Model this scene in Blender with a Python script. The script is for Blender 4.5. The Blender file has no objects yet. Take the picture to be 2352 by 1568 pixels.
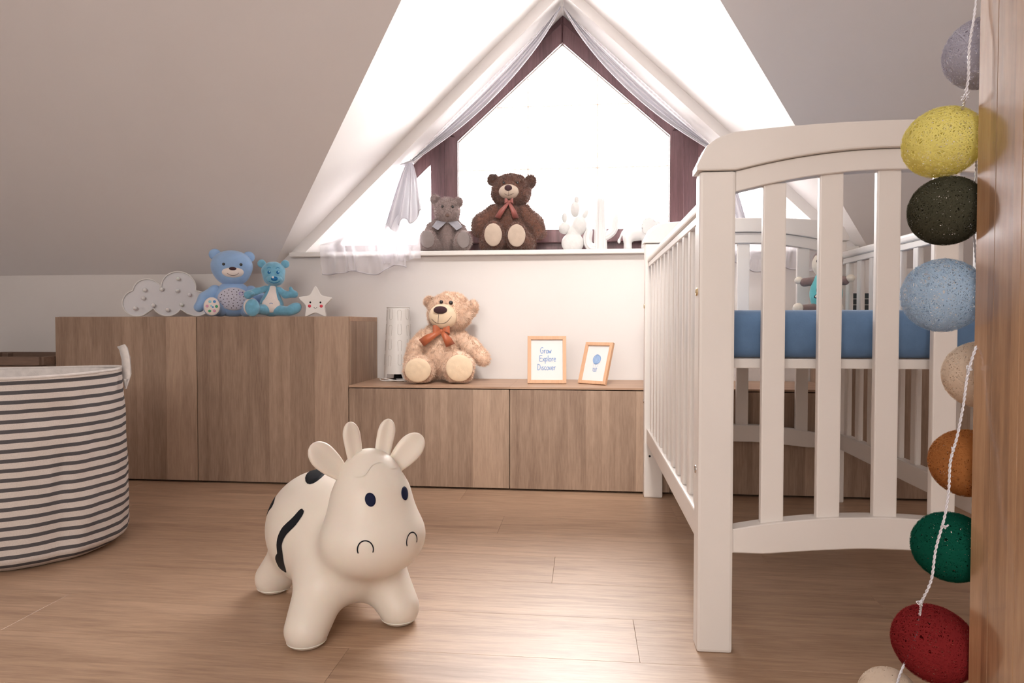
import bpy, bmesh, math, random
import numpy as np
from mathutils import Vector, Matrix
from mathutils.bvhtree import BVHTree
random.seed(7); rng = np.random.default_rng(7)
PI = math.pi
sc = bpy.context.scene
C = sc.collection

# ------------------------------------------------------------------ camera, sky, lights, exposure
EYE = 0.625
cd = bpy.data.cameras.new('camera'); cam = bpy.data.objects.new('camera', cd); C.objects.link(cam)
cd.sensor_width = 36; cd.lens = 24.0; cd.clip_start = 0.02
cam.location = (0, 0, EYE)
cam.rotation_euler = (math.radians(90 - 1.53), 0, math.radians(6.04))
sc.camera = cam
w = bpy.data.worlds.new('overcast_sky'); sc.world = w; w.use_nodes = True
bg = w.node_tree.nodes['Background']
bg.inputs[0].default_value = (1.0, 0.98, 0.975, 1); bg.inputs[1].default_value = 20.0
sc.view_settings.view_transform = 'Standard'; sc.view_settings.look = 'None'
sc.view_settings.gamma = 1; sc.view_settings.use_curve_mapping = False
sc.view_settings.exposure = 0.42

def area(name, loc, target, sx, sy, power, col):
    l = bpy.data.lights.new(name, 'AREA'); l.shape = 'RECTANGLE'; l.size = sx; l.size_y = sy
    l.energy = power; l.color = col
    o = bpy.data.objects.new(name, l); C.objects.link(o); o.location = loc
    o.rotation_euler = (Vector(target) - Vector(loc)).to_track_quat('-Z', 'Y').to_euler()
    return o
# broad fill added behind the viewer to lift the fronts; no window stands there
area('rear_fill_light', (-0.5, -1.75, 1.45), (0.1, 2.0, 0.6), 1.7, 1.2, 33, (1.0, 0.95, 0.90))
def spot(name, loc, target, deg, power, col, rad):
    l = bpy.data.lights.new(name, 'SPOT'); l.spot_size = math.radians(deg); l.spot_blend = 1.0; l.shadow_soft_size = rad
    l.energy = power; l.color = col
    o = bpy.data.objects.new(name, l); C.objects.link(o); o.location = loc
    o.rotation_euler = (Vector(target) - Vector(loc)).to_track_quat('-Z', 'Y').to_euler()
    return o
spot('wall_fill_spot', (0.0, 0.95, 2.38), (-0.05, 2.89, 0.55), 44, 215, (1.0, 0.95, 0.90), 0.22)  # added spot, no fixture: brightens the low middle of the back wall
sl_ = bpy.data.lights.new('hazy_sun', 'SUN'); sl_.energy = 4.2; sl_.angle = math.radians(34); sl_.color = (1.0, 0.97, 0.94)
so_ = bpy.data.objects.new('hazy_sun', sl_); C.objects.link(so_); so_.location = (0, 8, 6)
so_.rotation_euler = Vector((0.03, -math.cos(math.radians(36)), -math.sin(math.radians(36)))).to_track_quat('-Z', 'Y').to_euler()
po = area('window_daylight_portal', (-0.1, 3.30, 1.45), (-0.1, 0.0, 1.45), 2.4, 1.3, 1, (1, 1, 1))
po.data.cycles.is_portal = True

# ------------------------------------------------------------------ helpers: objects
def tag(o, label=None, cat=None, group=None, kind=None):
    if label: o['label'] = label
    if cat: o['category'] = cat
    if group: o['group'] = group
    if kind: o['kind'] = kind
    return o
def thing(name, label, cat, loc=(0, 0, 0), rot=0.0, group=None, kind=None):
    o = bpy.data.objects.new(name, None); C.objects.link(o)
    o.empty_display_size = 0.05
    o.location = loc; o.rotation_euler = (0, 0, rot)
    return tag(o, label, cat, group, kind)
def link(name, me, mat=None, parent=None, smooth=False):
    o = bpy.data.objects.new(name, me); C.objects.link(o)
    if mat is not None and not me.materials: me.materials.append(mat)
    if parent is not None: o.parent = parent
    if smooth:
        me.polygons.foreach_set('use_smooth', [True] * len(me.polygons))
    return o
def np_mesh(name, verts, quads=None, tris=None):
    verts = np.asarray(verts, dtype=np.float32).reshape(-1, 3)
    q = np.zeros((0, 4), int) if quads is None else np.asarray(quads, int).reshape(-1, 4)
    t = np.zeros((0, 3), int) if tris is None else np.asarray(tris, int).reshape(-1, 3)
    me = bpy.data.meshes.new(name)
    me.vertices.add(len(verts)); me.vertices.foreach_set('co', verts.ravel())
    loops = np.concatenate([q.ravel(), t.ravel()]).astype(np.int32)
    me.loops.add(len(loops)); me.loops.foreach_set('vertex_index', loops)
    n = len(q) + len(t)
    starts = np.concatenate([np.arange(len(q)) * 4, len(q) * 4 + np.arange(len(t)) * 3]).astype(np.int32)
    me.polygons.add(n); me.polygons.foreach_set('loop_start', starts)
    me.update(calc_edges=True); me.validate()
    return me
def bm_obj(name, bm, mat, parent=None, smooth=False):
    me = bpy.data.meshes.new(name); bm.normal_update(); bm.to_mesh(me); bm.free()
    return link(name, me, mat, parent, smooth)
def add_box(bm, x0, x1, y0, y1, z0, z1, bev=0.0, seg=1):
    vs = [bm.verts.new(p) for p in ((x0,y0,z0),(x1,y0,z0),(x1,y1,z0),(x0,y1,z0),(x0,y0,z1),(x1,y0,z1),(x1,y1,z1),(x0,y1,z1))]
    fs = [bm.faces.new([vs[i] for i in f]) for f in ((0,3,2,1),(4,5,6,7),(0,1,5,4),(1,2,6,5),(2,3,7,6),(3,0,4,7))]
    if bev > 0:
        es = list({e for f in fs for e in f.edges})
        bmesh.ops.bevel(bm, geom=es, offset=bev, segments=seg, affect='EDGES', profile=0.6)
def box(name, x0, x1, y0, y1, z0, z1, mat, parent=None, bev=0.0, seg=1):
    bm = bmesh.new(); add_box(bm, x0, x1, y0, y1, z0, z1, bev, seg)
    return bm_obj(name, bm, mat, parent)
def add_prism(bm, pts, d, bev=0.0, seg=1):
    """pts: planar loop of 3D points, extruded by vector d."""
    d = Vector(d)
    a = [bm.verts.new(p) for p in pts]; b = [bm.verts.new(Vector(p) + d) for p in pts]
    n = len(a)
    fs = [bm.faces.new(a), bm.faces.new(b[::-1])]
    for i in range(n): fs.append(bm.faces.new((a[i], b[i], b[(i+1) % n], a[(i+1) % n])))
    bmesh.ops.recalc_face_normals(bm, faces=fs)
    if bev > 0:
        es = list(fs[0].edges) + list(fs[1].edges)
        bmesh.ops.bevel(bm, geom=es, offset=bev, segments=seg, affect='EDGES', profile=0.6)
def prism(name, pts, d, mat, parent=None, bev=0.0, seg=1, smooth=False):
    bm = bmesh.new(); add_prism(bm, pts, d, bev, seg)
    return bm_obj(name, bm, mat, parent, smooth)
def frames_along(P):
    P = [Vector(p) for p in P]; out = []
    up = Vector((0, 0, 1)); prev = None
    for i, p in enumerate(P):
        t = (P[min(i+1, len(P)-1)] - P[max(i-1, 0)]).normalized()
        if prev is None:
            n = t.cross(up)
            if n.length < 0.1: n = t.cross(Vector((1, 0, 0)))
        else: n = prev - t * prev.dot(t)
        n.normalize(); prev = n
        out.append((p, t, n, t.cross(n)))
    return out
def tube_arrays(P, r, seg=8, closed=False):
    fr = frames_along(P); V = []; Q = []
    R = r if hasattr(r, '__len__') else [r] * len(fr)
    for (p, t, n, b), rr in zip(fr, R):
        for k in range(seg):
            a = 2 * PI * k / seg
            V.append(p + n * (rr * math.cos(a)) + b * (rr * math.sin(a)))
    m = len(fr)
    for i in range(m - 1 + (1 if closed else 0)):
        j = (i + 1) % m
        for k in range(seg):
            l = (k + 1) % seg
            Q.append((i*seg+k, i*seg+l, j*seg+l, j*seg+k))
    return V, Q
def tube(name, P, r, mat, parent=None, seg=8, closed=False):
    V, Q = tube_arrays(P, r, seg, closed)
    if not closed:
        m = len(P); V += [Vector(P[0]), Vector(P[-1])]; T = []
        for k in range(seg):
            l = (k + 1) % seg
            T.append((len(V)-2, l, k)); T.append((len(V)-1, (m-1)*seg+k, (m-1)*seg+l))
    else: T = None
    return link(name, np_mesh(name, [tuple(v) for v in V], Q, T), mat, parent, True)
def join_np(name, parts, mat, parent=None, smooth=True):
    V = []; Q = []; n = 0
    for v, q in parts:
        V += [tuple(p) for p in v]; Q += [tuple(i + n for i in f) for f in q]; n = len(V)
    return link(name, np_mesh(name, V, Q), mat, parent, smooth)
def lathe(name, prof, mat, parent=None, seg=48, center=(0, 0, 0)):
    V = []; Q = []
    for r, z in prof:
        for k in range(seg):
            a = 2 * PI * k / seg
            V.append((center[0] + r*math.cos(a), center[1] + r*math.sin(a), center[2] + z))
    for i in range(len(prof) - 1):
        for k in range(seg):
            l = (k + 1) % seg
            Q.append((i*seg+k, i*seg+l, (i+1)*seg+l, (i+1)*seg+k))
    return link(name, np_mesh(name, V, Q), mat, parent, True)

# ------------------------------------------------------------------ helpers: soft bodies (distance fields -> one smooth mesh)
def surfnet(f, lo, hi, h):
    lo = np.array(lo, float); hi = np.array(hi, float)
    n = np.maximum(np.ceil((hi - lo) / h).astype(int) + 1, 4)
    ax = [lo[i] + h * np.arange(n[i]) for i in range(3)]
    X, Y, Z = np.meshgrid(*ax, indexing='ij')
    V = f(X, Y, Z); ins = V < 0
    m = tuple(n - 1)
    def sub(A, o): return A[o[0]:o[0]+m[0], o[1]:o[1]+m[1], o[2]:o[2]+m[2]]
    offs = [(i, j, k) for i in (0, 1) for j in (0, 1) for k in (0, 1)]
    cnt = sum(sub(ins, o).astype(int) for o in offs)
    act = (cnt > 0) & (cnt < 8)
    acc = np.zeros(m + (3,)); num = np.zeros(m)
    for o in offs:
        for d in range(3):
            if o[d] == 0:
                p = list(o); p[d] = 1; p = tuple(p)
                va, vb = sub(V, o), sub(V, p)
                mk = (va < 0) != (vb < 0)
                t = np.where(mk, va / np.where(mk, va - vb, 1), 0)
                for c in range(3): acc[..., c] += np.where(mk, o[c] + (t if c == d else 0), 0)
                num += mk
    idx = -np.ones(m, int); idx[act] = np.arange(act.sum())
    I = np.argwhere(act)
    P = lo + h * (I + acc[act] / num[act][:, None])
    Q = []
    for d in range(3):
        e, g = [(1, 2), (2, 0), (0, 1)][d]
        s0 = [slice(None)] * 3; s1 = [slice(None)] * 3
        s0[d] = slice(0, n[d]-1); s1[d] = slice(1, n[d])
        A = ins[tuple(s0)]; B = ins[tuple(s1)]
        E_ = np.argwhere(A != B)
        keep = (E_[:, e] > 0) & (E_[:, g] > 0) & (E_[:, e] < n[e]-1) & (E_[:, g] < n[g]-1)
        E_ = E_[keep]
        if len(E_) == 0: continue
        def cell(de, dg):
            c = E_.copy(); c[:, e] -= de; c[:, g] -= dg
            return idx[c[:, 0], c[:, 1], c[:, 2]]
        q = np.stack([cell(1, 1), cell(0, 1), cell(0, 0), cell(1, 0)], 1)
        flip = ~A[E_[:, 0], E_[:, 1], E_[:, 2]]
        q[flip] = q[flip][:, ::-1]
        Q.append(q)
    return P, np.concatenate(Q)
def rotm(rx=0, ry=0, rz=0):
    return np.array((Matrix.Rotation(math.radians(rz), 3, 'Z') @ Matrix.Rotation(math.radians(ry), 3, 'Y') @ Matrix.Rotation(math.radians(rx), 3, 'X')))
def sdf_ell(c, r, rot=(0, 0, 0)):
    R = rotm(*rot).T
    def f(X, Y, Z):
        x, y, z = X - c[0], Y - c[1], Z - c[2]
        a = (R[0,0]*x + R[0,1]*y + R[0,2]*z) / r[0]
        b = (R[1,0]*x + R[1,1]*y + R[1,2]*z) / r[1]
        d = (R[2,0]*x + R[2,1]*y + R[2,2]*z) / r[2]
        k0 = np.sqrt(a*a + b*b + d*d) + 1e-9
        k1 = np.sqrt((a/r[0])**2 + (b/r[1])**2 + (d/r[2])**2) + 1e-9
        return k0 * (k0 - 1) / k1
    rm = max(r)
    return f, np.array(c) - rm, np.array(c) + rm
def sdf_cap(p, q, r0, r1):
    p = np.array(p, float); q = np.array(q, float); v = q - p; L = v @ v
    def f(X, Y, Z):
        x, y, z = X - p[0], Y - p[1], Z - p[2]
        t = np.clip((x*v[0] + y*v[1] + z*v[2]) / L, 0, 1)
        return np.sqrt((x - t*v[0])**2 + (y - t*v[1])**2 + (z - t*v[2])**2) - (r0 + (r1 - r0) * t)
    rm = max(r0, r1)
    return f, np.minimum(p, q) - rm, np.maximum(p, q) + rm
def blend(prims, k=0.01, floor_z=None):
    lo = np.min([p[1] for p in prims], 0); hi = np.max([p[2] for p in prims], 0)
    def f(X, Y, Z):
        d = prims[0][0](X, Y, Z)
        for p in prims[1:]:
            e = p[0](X, Y, Z)
            hh = np.clip(0.5 + 0.5 * (e - d) / k, 0, 1)
            d = e * (1 - hh) + d * hh - k * hh * (1 - hh)
        if floor_z is not None:
            e = floor_z - Z; kk = 0.006
            hh = np.clip(0.5 - 0.5 * (e - d) / kk, 0, 1)
            d = e * (1 - hh) + d * hh + kk * hh * (1 - hh)
        return d
    return f, lo, hi
class Blob: pass
def blob(name, prims, mat, parent, k=0.01, res=0.004, floor_z=None, fur=None, bump=0.0, freq=90.0):
    f, lo, hi = blend(prims, k, floor_z)
    P, Q = surfnet(f, lo - 2.5*res - k*0.3, hi + 2.5*res + k*0.3, res)
    # normals
    e = res * 0.5
    N = np.stack([f(P[:,0]+e, P[:,1], P[:,2]) - f(P[:,0]-e, P[:,1], P[:,2]),
                  f(P[:,0], P[:,1]+e, P[:,2]) - f(P[:,0], P[:,1]-e, P[:,2]),
                  f(P[:,0], P[:,1], P[:,2]+e) - f(P[:,0], P[:,1], P[:,2]-e)], 1)
    N /= np.linalg.norm(N, axis=1)[:, None] + 1e-9
    if bump > 0:
        ph = rng.uniform(0, 6, 6)
        w_ = (np.sin(P[:,0]*freq + ph[0] + 2*np.sin(P[:,2]*freq*.6+ph[3])) * np.sin(P[:,1]*freq*1.1 + ph[1]) * np.sin(P[:,2]*freq*.9 + ph[2] + 1.5*np.sin(P[:,0]*freq*.7)))
        P = P + N * (bump * w_)[:, None]
    V = P; T = None
    if fur:
        cnt, ln, wd, curl = fur
        q = Q[rng.integers(0, len(Q), cnt)]
        u = rng.random((cnt, 1)); v = rng.random((cnt, 1))
        R0 = (P[q[:,0]]*(1-u)+P[q[:,1]]*u)*(1-v) + (P[q[:,3]]*(1-u)+P[q[:,2]]*u)*v
        nn = N[q[:,0]] + N[q[:,2]]; nn /= np.linalg.norm(nn, axis=1)[:, None] + 1e-9
        ph = rng.uniform(0, 6, 3); fq = 130.0
        cv = np.stack([np.sin(R0[:,1]*fq+ph[0]+2*np.sin(R0[:,2]*fq*.8)), np.sin(R0[:,2]*fq+ph[1]+2*np.sin(R0[:,0]*fq*.7)), np.sin(R0[:,0]*fq+ph[2]+2*np.sin(R0[:,1]*fq*.9))-0.4], 1)
        d = nn * 0.75 + cv * curl + rng.normal(0, 0.28, (cnt, 3))
        d /= np.linalg.norm(d, axis=1)[:, None]
        d += nn * 0.25
        l = ln * rng.uniform(0.55, 1.15, (cnt, 1))
        s = np.cross(d, rng.normal(0, 1, (cnt, 3))); s /= np.linalg.norm(s, axis=1)[:, None] + 1e-9
        base = len(V)
        V = np.concatenate([V, R0 - s*wd - nn*0.001, R0 + s*wd - nn*0.001, R0 + d*l])
        ar = np.arange(cnt)
        T = np.stack([base+ar, base+cnt+ar, base+2*cnt+ar], 1)
    if floor_z is not None: V = np.array(V); V[:, 2] = np.maximum(V[:, 2], floor_z)
    me = np_mesh(name, V, Q, T)
    o = link(name, me, mat, parent, True)
    b = Blob(); b.o = o
    b.bvh = BVHTree.FromPolygons([Vector(p) for p in P], [tuple(int(i) for i in q_) for q_ in Q])
    return b
E_ = sdf_ell; K_ = sdf_cap

# marks laid on a surface: project a grid of points along a direction and lift it a little
def drape(b, pts, d, off):
    out = []
    for p in pts:
        h = b.bvh.ray_cast(Vector(p) - Vector(d) * 0.6, Vector(d))
        if h[0] is None:
            h = b.bvh.find_nearest(Vector(p))
        n__ = h[1] if h[1].dot(Vector(d)) < 0 else -h[1]
        out.append(h[0] + n__ * off)
    return out
def disc(name, b, c, d, u, ru, rv, mat, parent, off=0.0008, dome=0.0, seg=28, rings=4, shape=None, rot=0.0):
    d = Vector(d).normalized(); u = Vector(u); u = (u - d * u.dot(d)).normalized(); v = d.cross(u)
    c = Vector(c); P = [c]; lift = [dome]
    for i in range(1, rings + 1):
        f = i / rings
        for k in range(seg):
            a = 2 * PI * k / seg
            s = shape(a) if shape else 1.0
            x, y = ru * math.cos(a) * s * f, rv * math.sin(a) * s * f
            x, y = x*math.cos(rot)-y*math.sin(rot), x*math.sin(rot)+y*math.cos(rot)
            P.append(c + u * x + v * y); lift.append(dome * math.sqrt(max(0, 1 - f*f)))
    Q = []; T = []
    S = drape(b, P, d, off)
    S = [s - d * l for s, l in zip(S, lift)]
    # skirt so that the patch has an edge
    sk = [p + d * (off * 2.0) for p in S[-seg:]]
    n0 = len(S); S = S + sk
    for k in range(seg):
        l = (k + 1) % seg
        T.append((0, 1 + k, 1 + l))
        for i in range(rings - 1):
            a0 = 1 + i*seg; a1 = a0 + seg
            Q.append((a0+k, a1+k, a1+l, a0+l))
        a0 = 1 + (rings-1)*seg
        Q.append((a0+k, n0+k, n0+l, a0+l))
    return link(name, np_mesh(name, [tuple(s) for s in S], Q, T), mat, parent, True)
def stroke(name, b, pts, d, width, mat, parent, off=0.0008, sub=6, across=2):
    """pts: 3D polyline near the surface; width a number or a list per point."""
    P = [Vector(p) for p in pts]; d = Vector(d).normalized()
    W = width if hasattr(width, '__len__') else [width] * len(P)
    C0 = []; WW = []
    for i in range(len(P) - 1):
        p0, p1, p2, p3 = P[max(i-1,0)], P[i], P[i+1], P[min(i+2, len(P)-1)]
        for j in range(sub):
            t = j / sub
            C0.append(0.5*((2*p1)+(p2-p0)*t+(2*p0-5*p1+4*p2-p3)*t*t+(3*p1-p0-3*p2+p3)*t**3))
            WW.append(W[i]*(1-t)+W[i+1]*t)
    C0.append(P[-1]); WW.append(W[-1])
    R = []; n = across + 1
    for i, p in enumerate(C0):
        t = (C0[min(i+1, len(C0)-1)] - C0[max(i-1, 0)]).normalized()
        s = t.cross(d).normalized()
        e = min(i, len(C0)-1-i); ww = WW[i] * (0.55 if e == 0 else (0.9 if e == 1 else 1.0))
        for j in range(n): R.append(p + s * (ww * (j / across - 0.5)))
    S = drape(b, R, d, off) if b is not None else R
    Q = [(i*n+j, i*n+j+1, (i+1)*n+j+1, (i+1)*n+j) for i in range(len(C0)-1) for j in range(across)]
    return link(name, np_mesh(name, [tuple(s) for s in S], Q), mat, parent, True)

# ------------------------------------------------------------------ materials
def mat(name, col=(0.8, 0.8, 0.8), rough=0.5, spec=0.5, metal=0.0, sheen=0.0, sss=0.0, trans=0.0):
    m = bpy.data.materials.new(name); m.use_nodes = True
    b = m.node_tree.nodes['Principled BSDF']
    b.inputs['Base Color'].default_value = (*col, 1); b.inputs['Roughness'].default_value = rough
    b.inputs['Specular IOR Level'].default_value = spec; b.inputs['Metallic'].default_value = metal
    b.inputs['Sheen Weight'].default_value = sheen
    if sss: b.inputs['Subsurface Weight'].default_value = sss; b.inputs['Subsurface Scale'].default_value = 0.01
    if trans: b.inputs['Transmission Weight'].default_value = trans
    return m
def nd(m, t, **kw):
    n = m.node_tree.nodes.new(t)
    for k, v in kw.items():
        if k in n.inputs: n.inputs[k].default_value = v
        else: setattr(n, k, v)
    return n
def lk(m, a, b): m.node_tree.links.new(a, b)
def srgb(r, g, b):
    f = lambda c: ((c/255+0.055)/1.055)**2.4 if c > 10 else c/255/12.92
    return (f(r), f(g), f(b))
def noise_tint(m, col, amount=0.12, scale=30, bump=0.0, bscale=200, coord='Object', stretch=(1,1,1)):
    """vary the colour a little and add fine relief"""
    b = m.node_tree.nodes['Principled BSDF']
    tc = nd(m, 'ShaderNodeTexCoord'); mp = nd(m, 'ShaderNodeMapping'); mp.inputs['Scale'].default_value = stretch
    lk(m, tc.outputs[coord], mp.inputs[0])
    n = nd(m, 'ShaderNodeTexNoise'); n.inputs['Scale'].default_value = scale; n.inputs['Detail'].default_value = 4
    lk(m, mp.outputs[0], n.inputs['Vector'])
    r = nd(m, 'ShaderNodeValToRGB')
    r.color_ramp.elements[0].position = 0.3; r.color_ramp.elements[1].position = 0.7
    r.color_ramp.elements[0].color = (*[c*(1-amount) for c in col], 1)
    r.color_ramp.elements[1].color = (*[min(1, c*(1+amount)) for c in col], 1)
    lk(m, n.outputs['Fac'], r.inputs[0]); lk(m, r.outputs[0], b.inputs['Base Color'])
    if bump:
        n2 = nd(m, 'ShaderNodeTexNoise'); n2.inputs['Scale'].default_value = bscale; n2.inputs['Detail'].default_value = 3
        lk(m, mp.outputs[0], n2.inputs['Vector'])
        bp = nd(m, 'ShaderNodeBump'); bp.inputs['Strength'].default_value = bump; bp.inputs['Distance'].default_value = 0.002
        lk(m, n2.outputs['Fac'], bp.inputs['Height']); lk(m, bp.outputs[0], b.inputs['Normal'])
    return m
def fabric(name, col, amount=0.08, scale=60, bump=0.25, bscale=500, rough=0.9, sheen=0.25):
    return noise_tint(mat(name, col, rough, 0.15, sheen=sheen), col, amount, scale, bump, bscale)
def wood(name, dark, light, axis='Z', stave=0.1, rough=0.45, stave_amt=0.5, grain=1.0, rand=False, spec=0.4, bump=0.06):
    """long grain along axis, glued staves side by side across it"""
    m = mat(name, light, rough, spec)
    b = m.node_tree.nodes['Principled BSDF']
    tc = nd(m, 'ShaderNodeTexCoord'); vec = tc.outputs['Object']
    if rand:
        oi = nd(m, 'ShaderNodeObjectInfo'); ml = nd(m, 'ShaderNodeVectorMath', operation='SCALE')
        co = nd(m, 'ShaderNodeCombineXYZ'); lk(m, oi.outputs['Random'], co.inputs[0]); lk(m, oi.outputs['Random'], co.inputs[1]); lk(m, oi.outputs['Random'], co.inputs[2])
        lk(m, co.outputs[0], ml.inputs[0]); ml.inputs['Scale'].default_value = 37.0
        ad = nd(m, 'ShaderNodeVectorMath', operation='ADD'); lk(m, vec, ad.inputs[0]); lk(m, ml.outputs[0], ad.inputs[1]); vec = ad.outputs[0]
    k = {'X': (1, 12, 12), 'Y': (12, 1, 12), 'Z': (12, 12, 1)}[axis]
    mp = nd(m, 'ShaderNodeMapping'); mp.inputs['Scale'].default_value = k; lk(m, vec, mp.inputs[0])
    # fine fibres
    n1 = nd(m, 'ShaderNodeTexNoise'); n1.inputs['Scale'].default_value = 14; n1.inputs['Detail'].default_value = 6; n1.inputs['Roughness'].default_value = 0.65
    lk(m, mp.outputs[0], n1.inputs['Vector'])
    # broad figure
    n2 = nd(m, 'ShaderNodeTexNoise'); n2.inputs['Scale'].default_value = 1.3; n2.inputs['Detail'].default_value = 3; n2.inputs['Distortion'].default_value = 0.4
    lk(m, mp.outputs[0], n2.inputs['Vector'])
    # cathedral rings
    ml2 = nd(m, 'ShaderNodeMath', operation='MULTIPLY'); lk(m, n2.outputs['Fac'], ml2.inputs[0]); ml2.inputs[1].default_value = 26 * grain
    sn = nd(m, 'ShaderNodeMath', operation='SINE'); lk(m, ml2.outputs[0], sn.inputs[0])
    # staves
    sp = nd(m, 'ShaderNodeSeparateXYZ'); lk(m, vec, sp.inputs[0])
    ac = {'X': 'Y', 'Y': 'X', 'Z': 'X'}[axis]
    dv = nd(m, 'ShaderNodeMath', operation='DIVIDE'); lk(m, sp.outputs[ac], dv.inputs[0]); dv.inputs[1].default_value = stave
    if axis == 'Z' and stave < 9:
        dv2 = nd(m, 'ShaderNodeMath', operation='DIVIDE'); lk(m, sp.outputs['Y'], dv2.inputs[0]); dv2.inputs[1].default_value = stave
        sm_ = nd(m, 'ShaderNodeMath', operation='ADD'); lk(m, dv.outputs[0], sm_.inputs[0]); lk(m, dv2.outputs[0], sm_.inputs[1]); dv = sm_
    vo = nd(m, 'ShaderNodeTexVoronoi', voronoi_dimensions='1D'); vo.inputs['Scale'].default_value = 1.0
    lk(m, dv.outputs[0], vo.inputs['W'])
    bw = nd(m, 'ShaderNodeSeparateXYZ'); lk(m, vo.outputs['Color'], bw.inputs[0])
    # mix factor
    a1 = nd(m, 'ShaderNodeMath', operation='MULTIPLY_ADD'); lk(m, bw.outputs['X'], a1.inputs[0]); a1.inputs[1].default_value = stave_amt; a1.inputs[2].default_value = 0.5 - stave_amt/2
    a2 = nd(m, 'ShaderNodeMath', operation='MULTIPLY_ADD'); lk(m, n1.outputs['Fac'], a2.inputs[0]); a2.inputs[1].default_value = 0.9; a2.inputs[2].default_value = -0.45
    a3 = nd(m, 'ShaderNodeMath', operation='ADD'); lk(m, a1.outputs[0], a3.inputs[0]); lk(m, a2.outputs[0], a3.inputs[1])
    a4 = nd(m, 'ShaderNodeMath', operation='MULTIPLY_ADD'); lk(m, sn.outputs[0], a4.inputs[0]); a4.inputs[1].default_value = 0.07 * grain; lk(m, a3.outputs[0], a4.inputs[2])
    a5 = nd(m, 'ShaderNodeMath', operation='MULTIPLY_ADD'); lk(m, n2.outputs['Fac'], a5.inputs[0]); a5.inputs[1].default_value = 0.5; a5.inputs[2].default_value = -0.25
    a6 = nd(m, 'ShaderNodeMath', operation='ADD'); lk(m, a4.outputs[0], a6.inputs[0]); lk(m, a5.outputs[0], a6.inputs[1])
    out = a6
    if rand:
        a7 = nd(m, 'ShaderNodeMath', operation='MULTIPLY_ADD'); lk(m, oi.outputs['Random'], a7.inputs[0]); a7.inputs[1].default_value = 0.16; a7.inputs[2].default_value = -0.08
        out = nd(m, 'ShaderNodeMath', operation='ADD'); lk(m, a6.outputs[0], out.inputs[0]); lk(m, a7.outputs[0], out.inputs[1])
    r = nd(m, 'ShaderNodeValToRGB'); r.color_ramp.elements[0].color = (*dark, 1); r.color_ramp.elements[1].color = (*light, 1)
    lk(m, out.outputs[0], r.inputs[0]); lk(m, r.outputs[0], b.inputs['Base Color'])
    bp = nd(m, 'ShaderNodeBump'); bp.inputs['Strength'].default_value = bump; bp.inputs['Distance'].default_value = 0.001
    lk(m, n1.outputs['Fac'], bp.inputs['Height']); lk(m, bp.outputs[0], b.inputs['Normal'])
    return m

M = {}
M['wall'] = noise_tint(mat('wall_paint', (0.80, 0.765, 0.745), 0.85, 0.2), (0.80, 0.765, 0.745), 0.012, 3, 0.03, 300)
M['ceil'] = noise_tint(mat('ceiling_paint', (0.80, 0.765, 0.76), 0.85, 0.2), (0.80, 0.765, 0.76), 0.012, 3, 0.03, 300)
M['sill'] = mat('sill_laminate', (0.78, 0.75, 0.72), 0.35)
M['floor'] = wood('floor_laminate', srgb(136, 105, 82), srgb(212, 179, 150), 'X', stave=50, rough=0.42, stave_amt=0.0, grain=1.2, rand=True, spec=0.8)
M['sub'] = mat('subfloor', (0.22, 0.15, 0.11), 0.9)
M['oak'] = wood('cabinet_oak', srgb(130, 106, 90), srgb(200, 173, 151), 'Z', stave=0.085, rough=0.5, stave_amt=0.42)
M['oak_top'] = wood('cabinet_top_oak', srgb(150, 118, 96), srgb(205, 172, 146), 'X', stave=0.2, rough=0.45, stave_amt=0.2)
M['dark'] = mat('black_gap', (0.012, 0.012, 0.016), 0.7)
M['winframe'] = wood('mahogany_frame', srgb(62, 40, 44), srgb(118, 86, 88), 'Z', stave=0.02, rough=0.35, stave_amt=0.3)
M['cot'] = noise_tint(mat('cot_white_lacquer', (0.83, 0.78, 0.74), 0.38, 0.45), (0.83, 0.78, 0.74), 0.015, 8)
M['panel'] = wood('varnished_walnut', srgb(112, 80, 56), srgb(196, 152, 112), 'Z', stave=0.03, rough=0.24, stave_amt=0.3, grain=1.3, spec=0.9)
_b = M['panel'].node_tree.nodes['Principled BSDF']; _b.inputs['Coat Weight'].default_value = 1.0; _b.inputs['Coat Roughness'].default_value = 0.10
M['crate'] = wood('crate_wood', srgb(104, 84, 72), srgb(148, 122, 106), 'X', stave=0.5, rough=0.6, stave_amt=0.1)
M['rubber'] = noise_tint(mat('cream_rubber', (0.86, 0.785, 0.695), 0.42, 0.4, sss=0.15), (0.86, 0.785, 0.695), 0.02, 12)
M['navy'] = mat('navy_print', (0.010, 0.014, 0.045), 0.6, 0.15)
M['black'] = mat('black_print', (0.012, 0.014, 0.018), 0.6, 0.15)
M['ceramic'] = mat('white_ceramic', (0.66, 0.65, 0.65), 0.4)
M['chrome'] = mat('chrome', (0.7, 0.7, 0.7), 0.2, metal=1.0)
M['bar'] = mat('pale_gold_bar', (0.42, 0.33, 0.28), 0.5)
M['brass'] = mat('brass', (0.75, 0.58, 0.30), 0.3, metal=1.0)
M['white'] = mat('white_plastic', (0.82, 0.80, 0.78), 0.4)
M['cloud'] = mat('cloud_grey_white', (0.72, 0.71, 0.74), 0.5)
M['bulb'] = mat('bulb_white', (0.85, 0.85, 0.85), 0.15, sss=0.2)
M['pink'] = mat('pink_cheek', srgb(228, 72, 92), 0.6)
M['sheet'] = fabric('blue_jersey_sheet', srgb(98, 127, 162), 0.06, 40, 0.35, 350)
M['mattress'] = fabric('mattress_ticking', (0.8, 0.78, 0.76))
M['framewood'] = wood('pale_frame_wood', srgb(206, 158, 124), srgb(232, 192, 158), 'Z', stave=0.5, rough=0.5, stave_amt=0.1)
M['paper'] = mat('print_paper', (0.80, 0.80, 0.80), 0.6)
M['ink'] = mat('blue_ink', srgb(122, 158, 208), 0.7)
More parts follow.
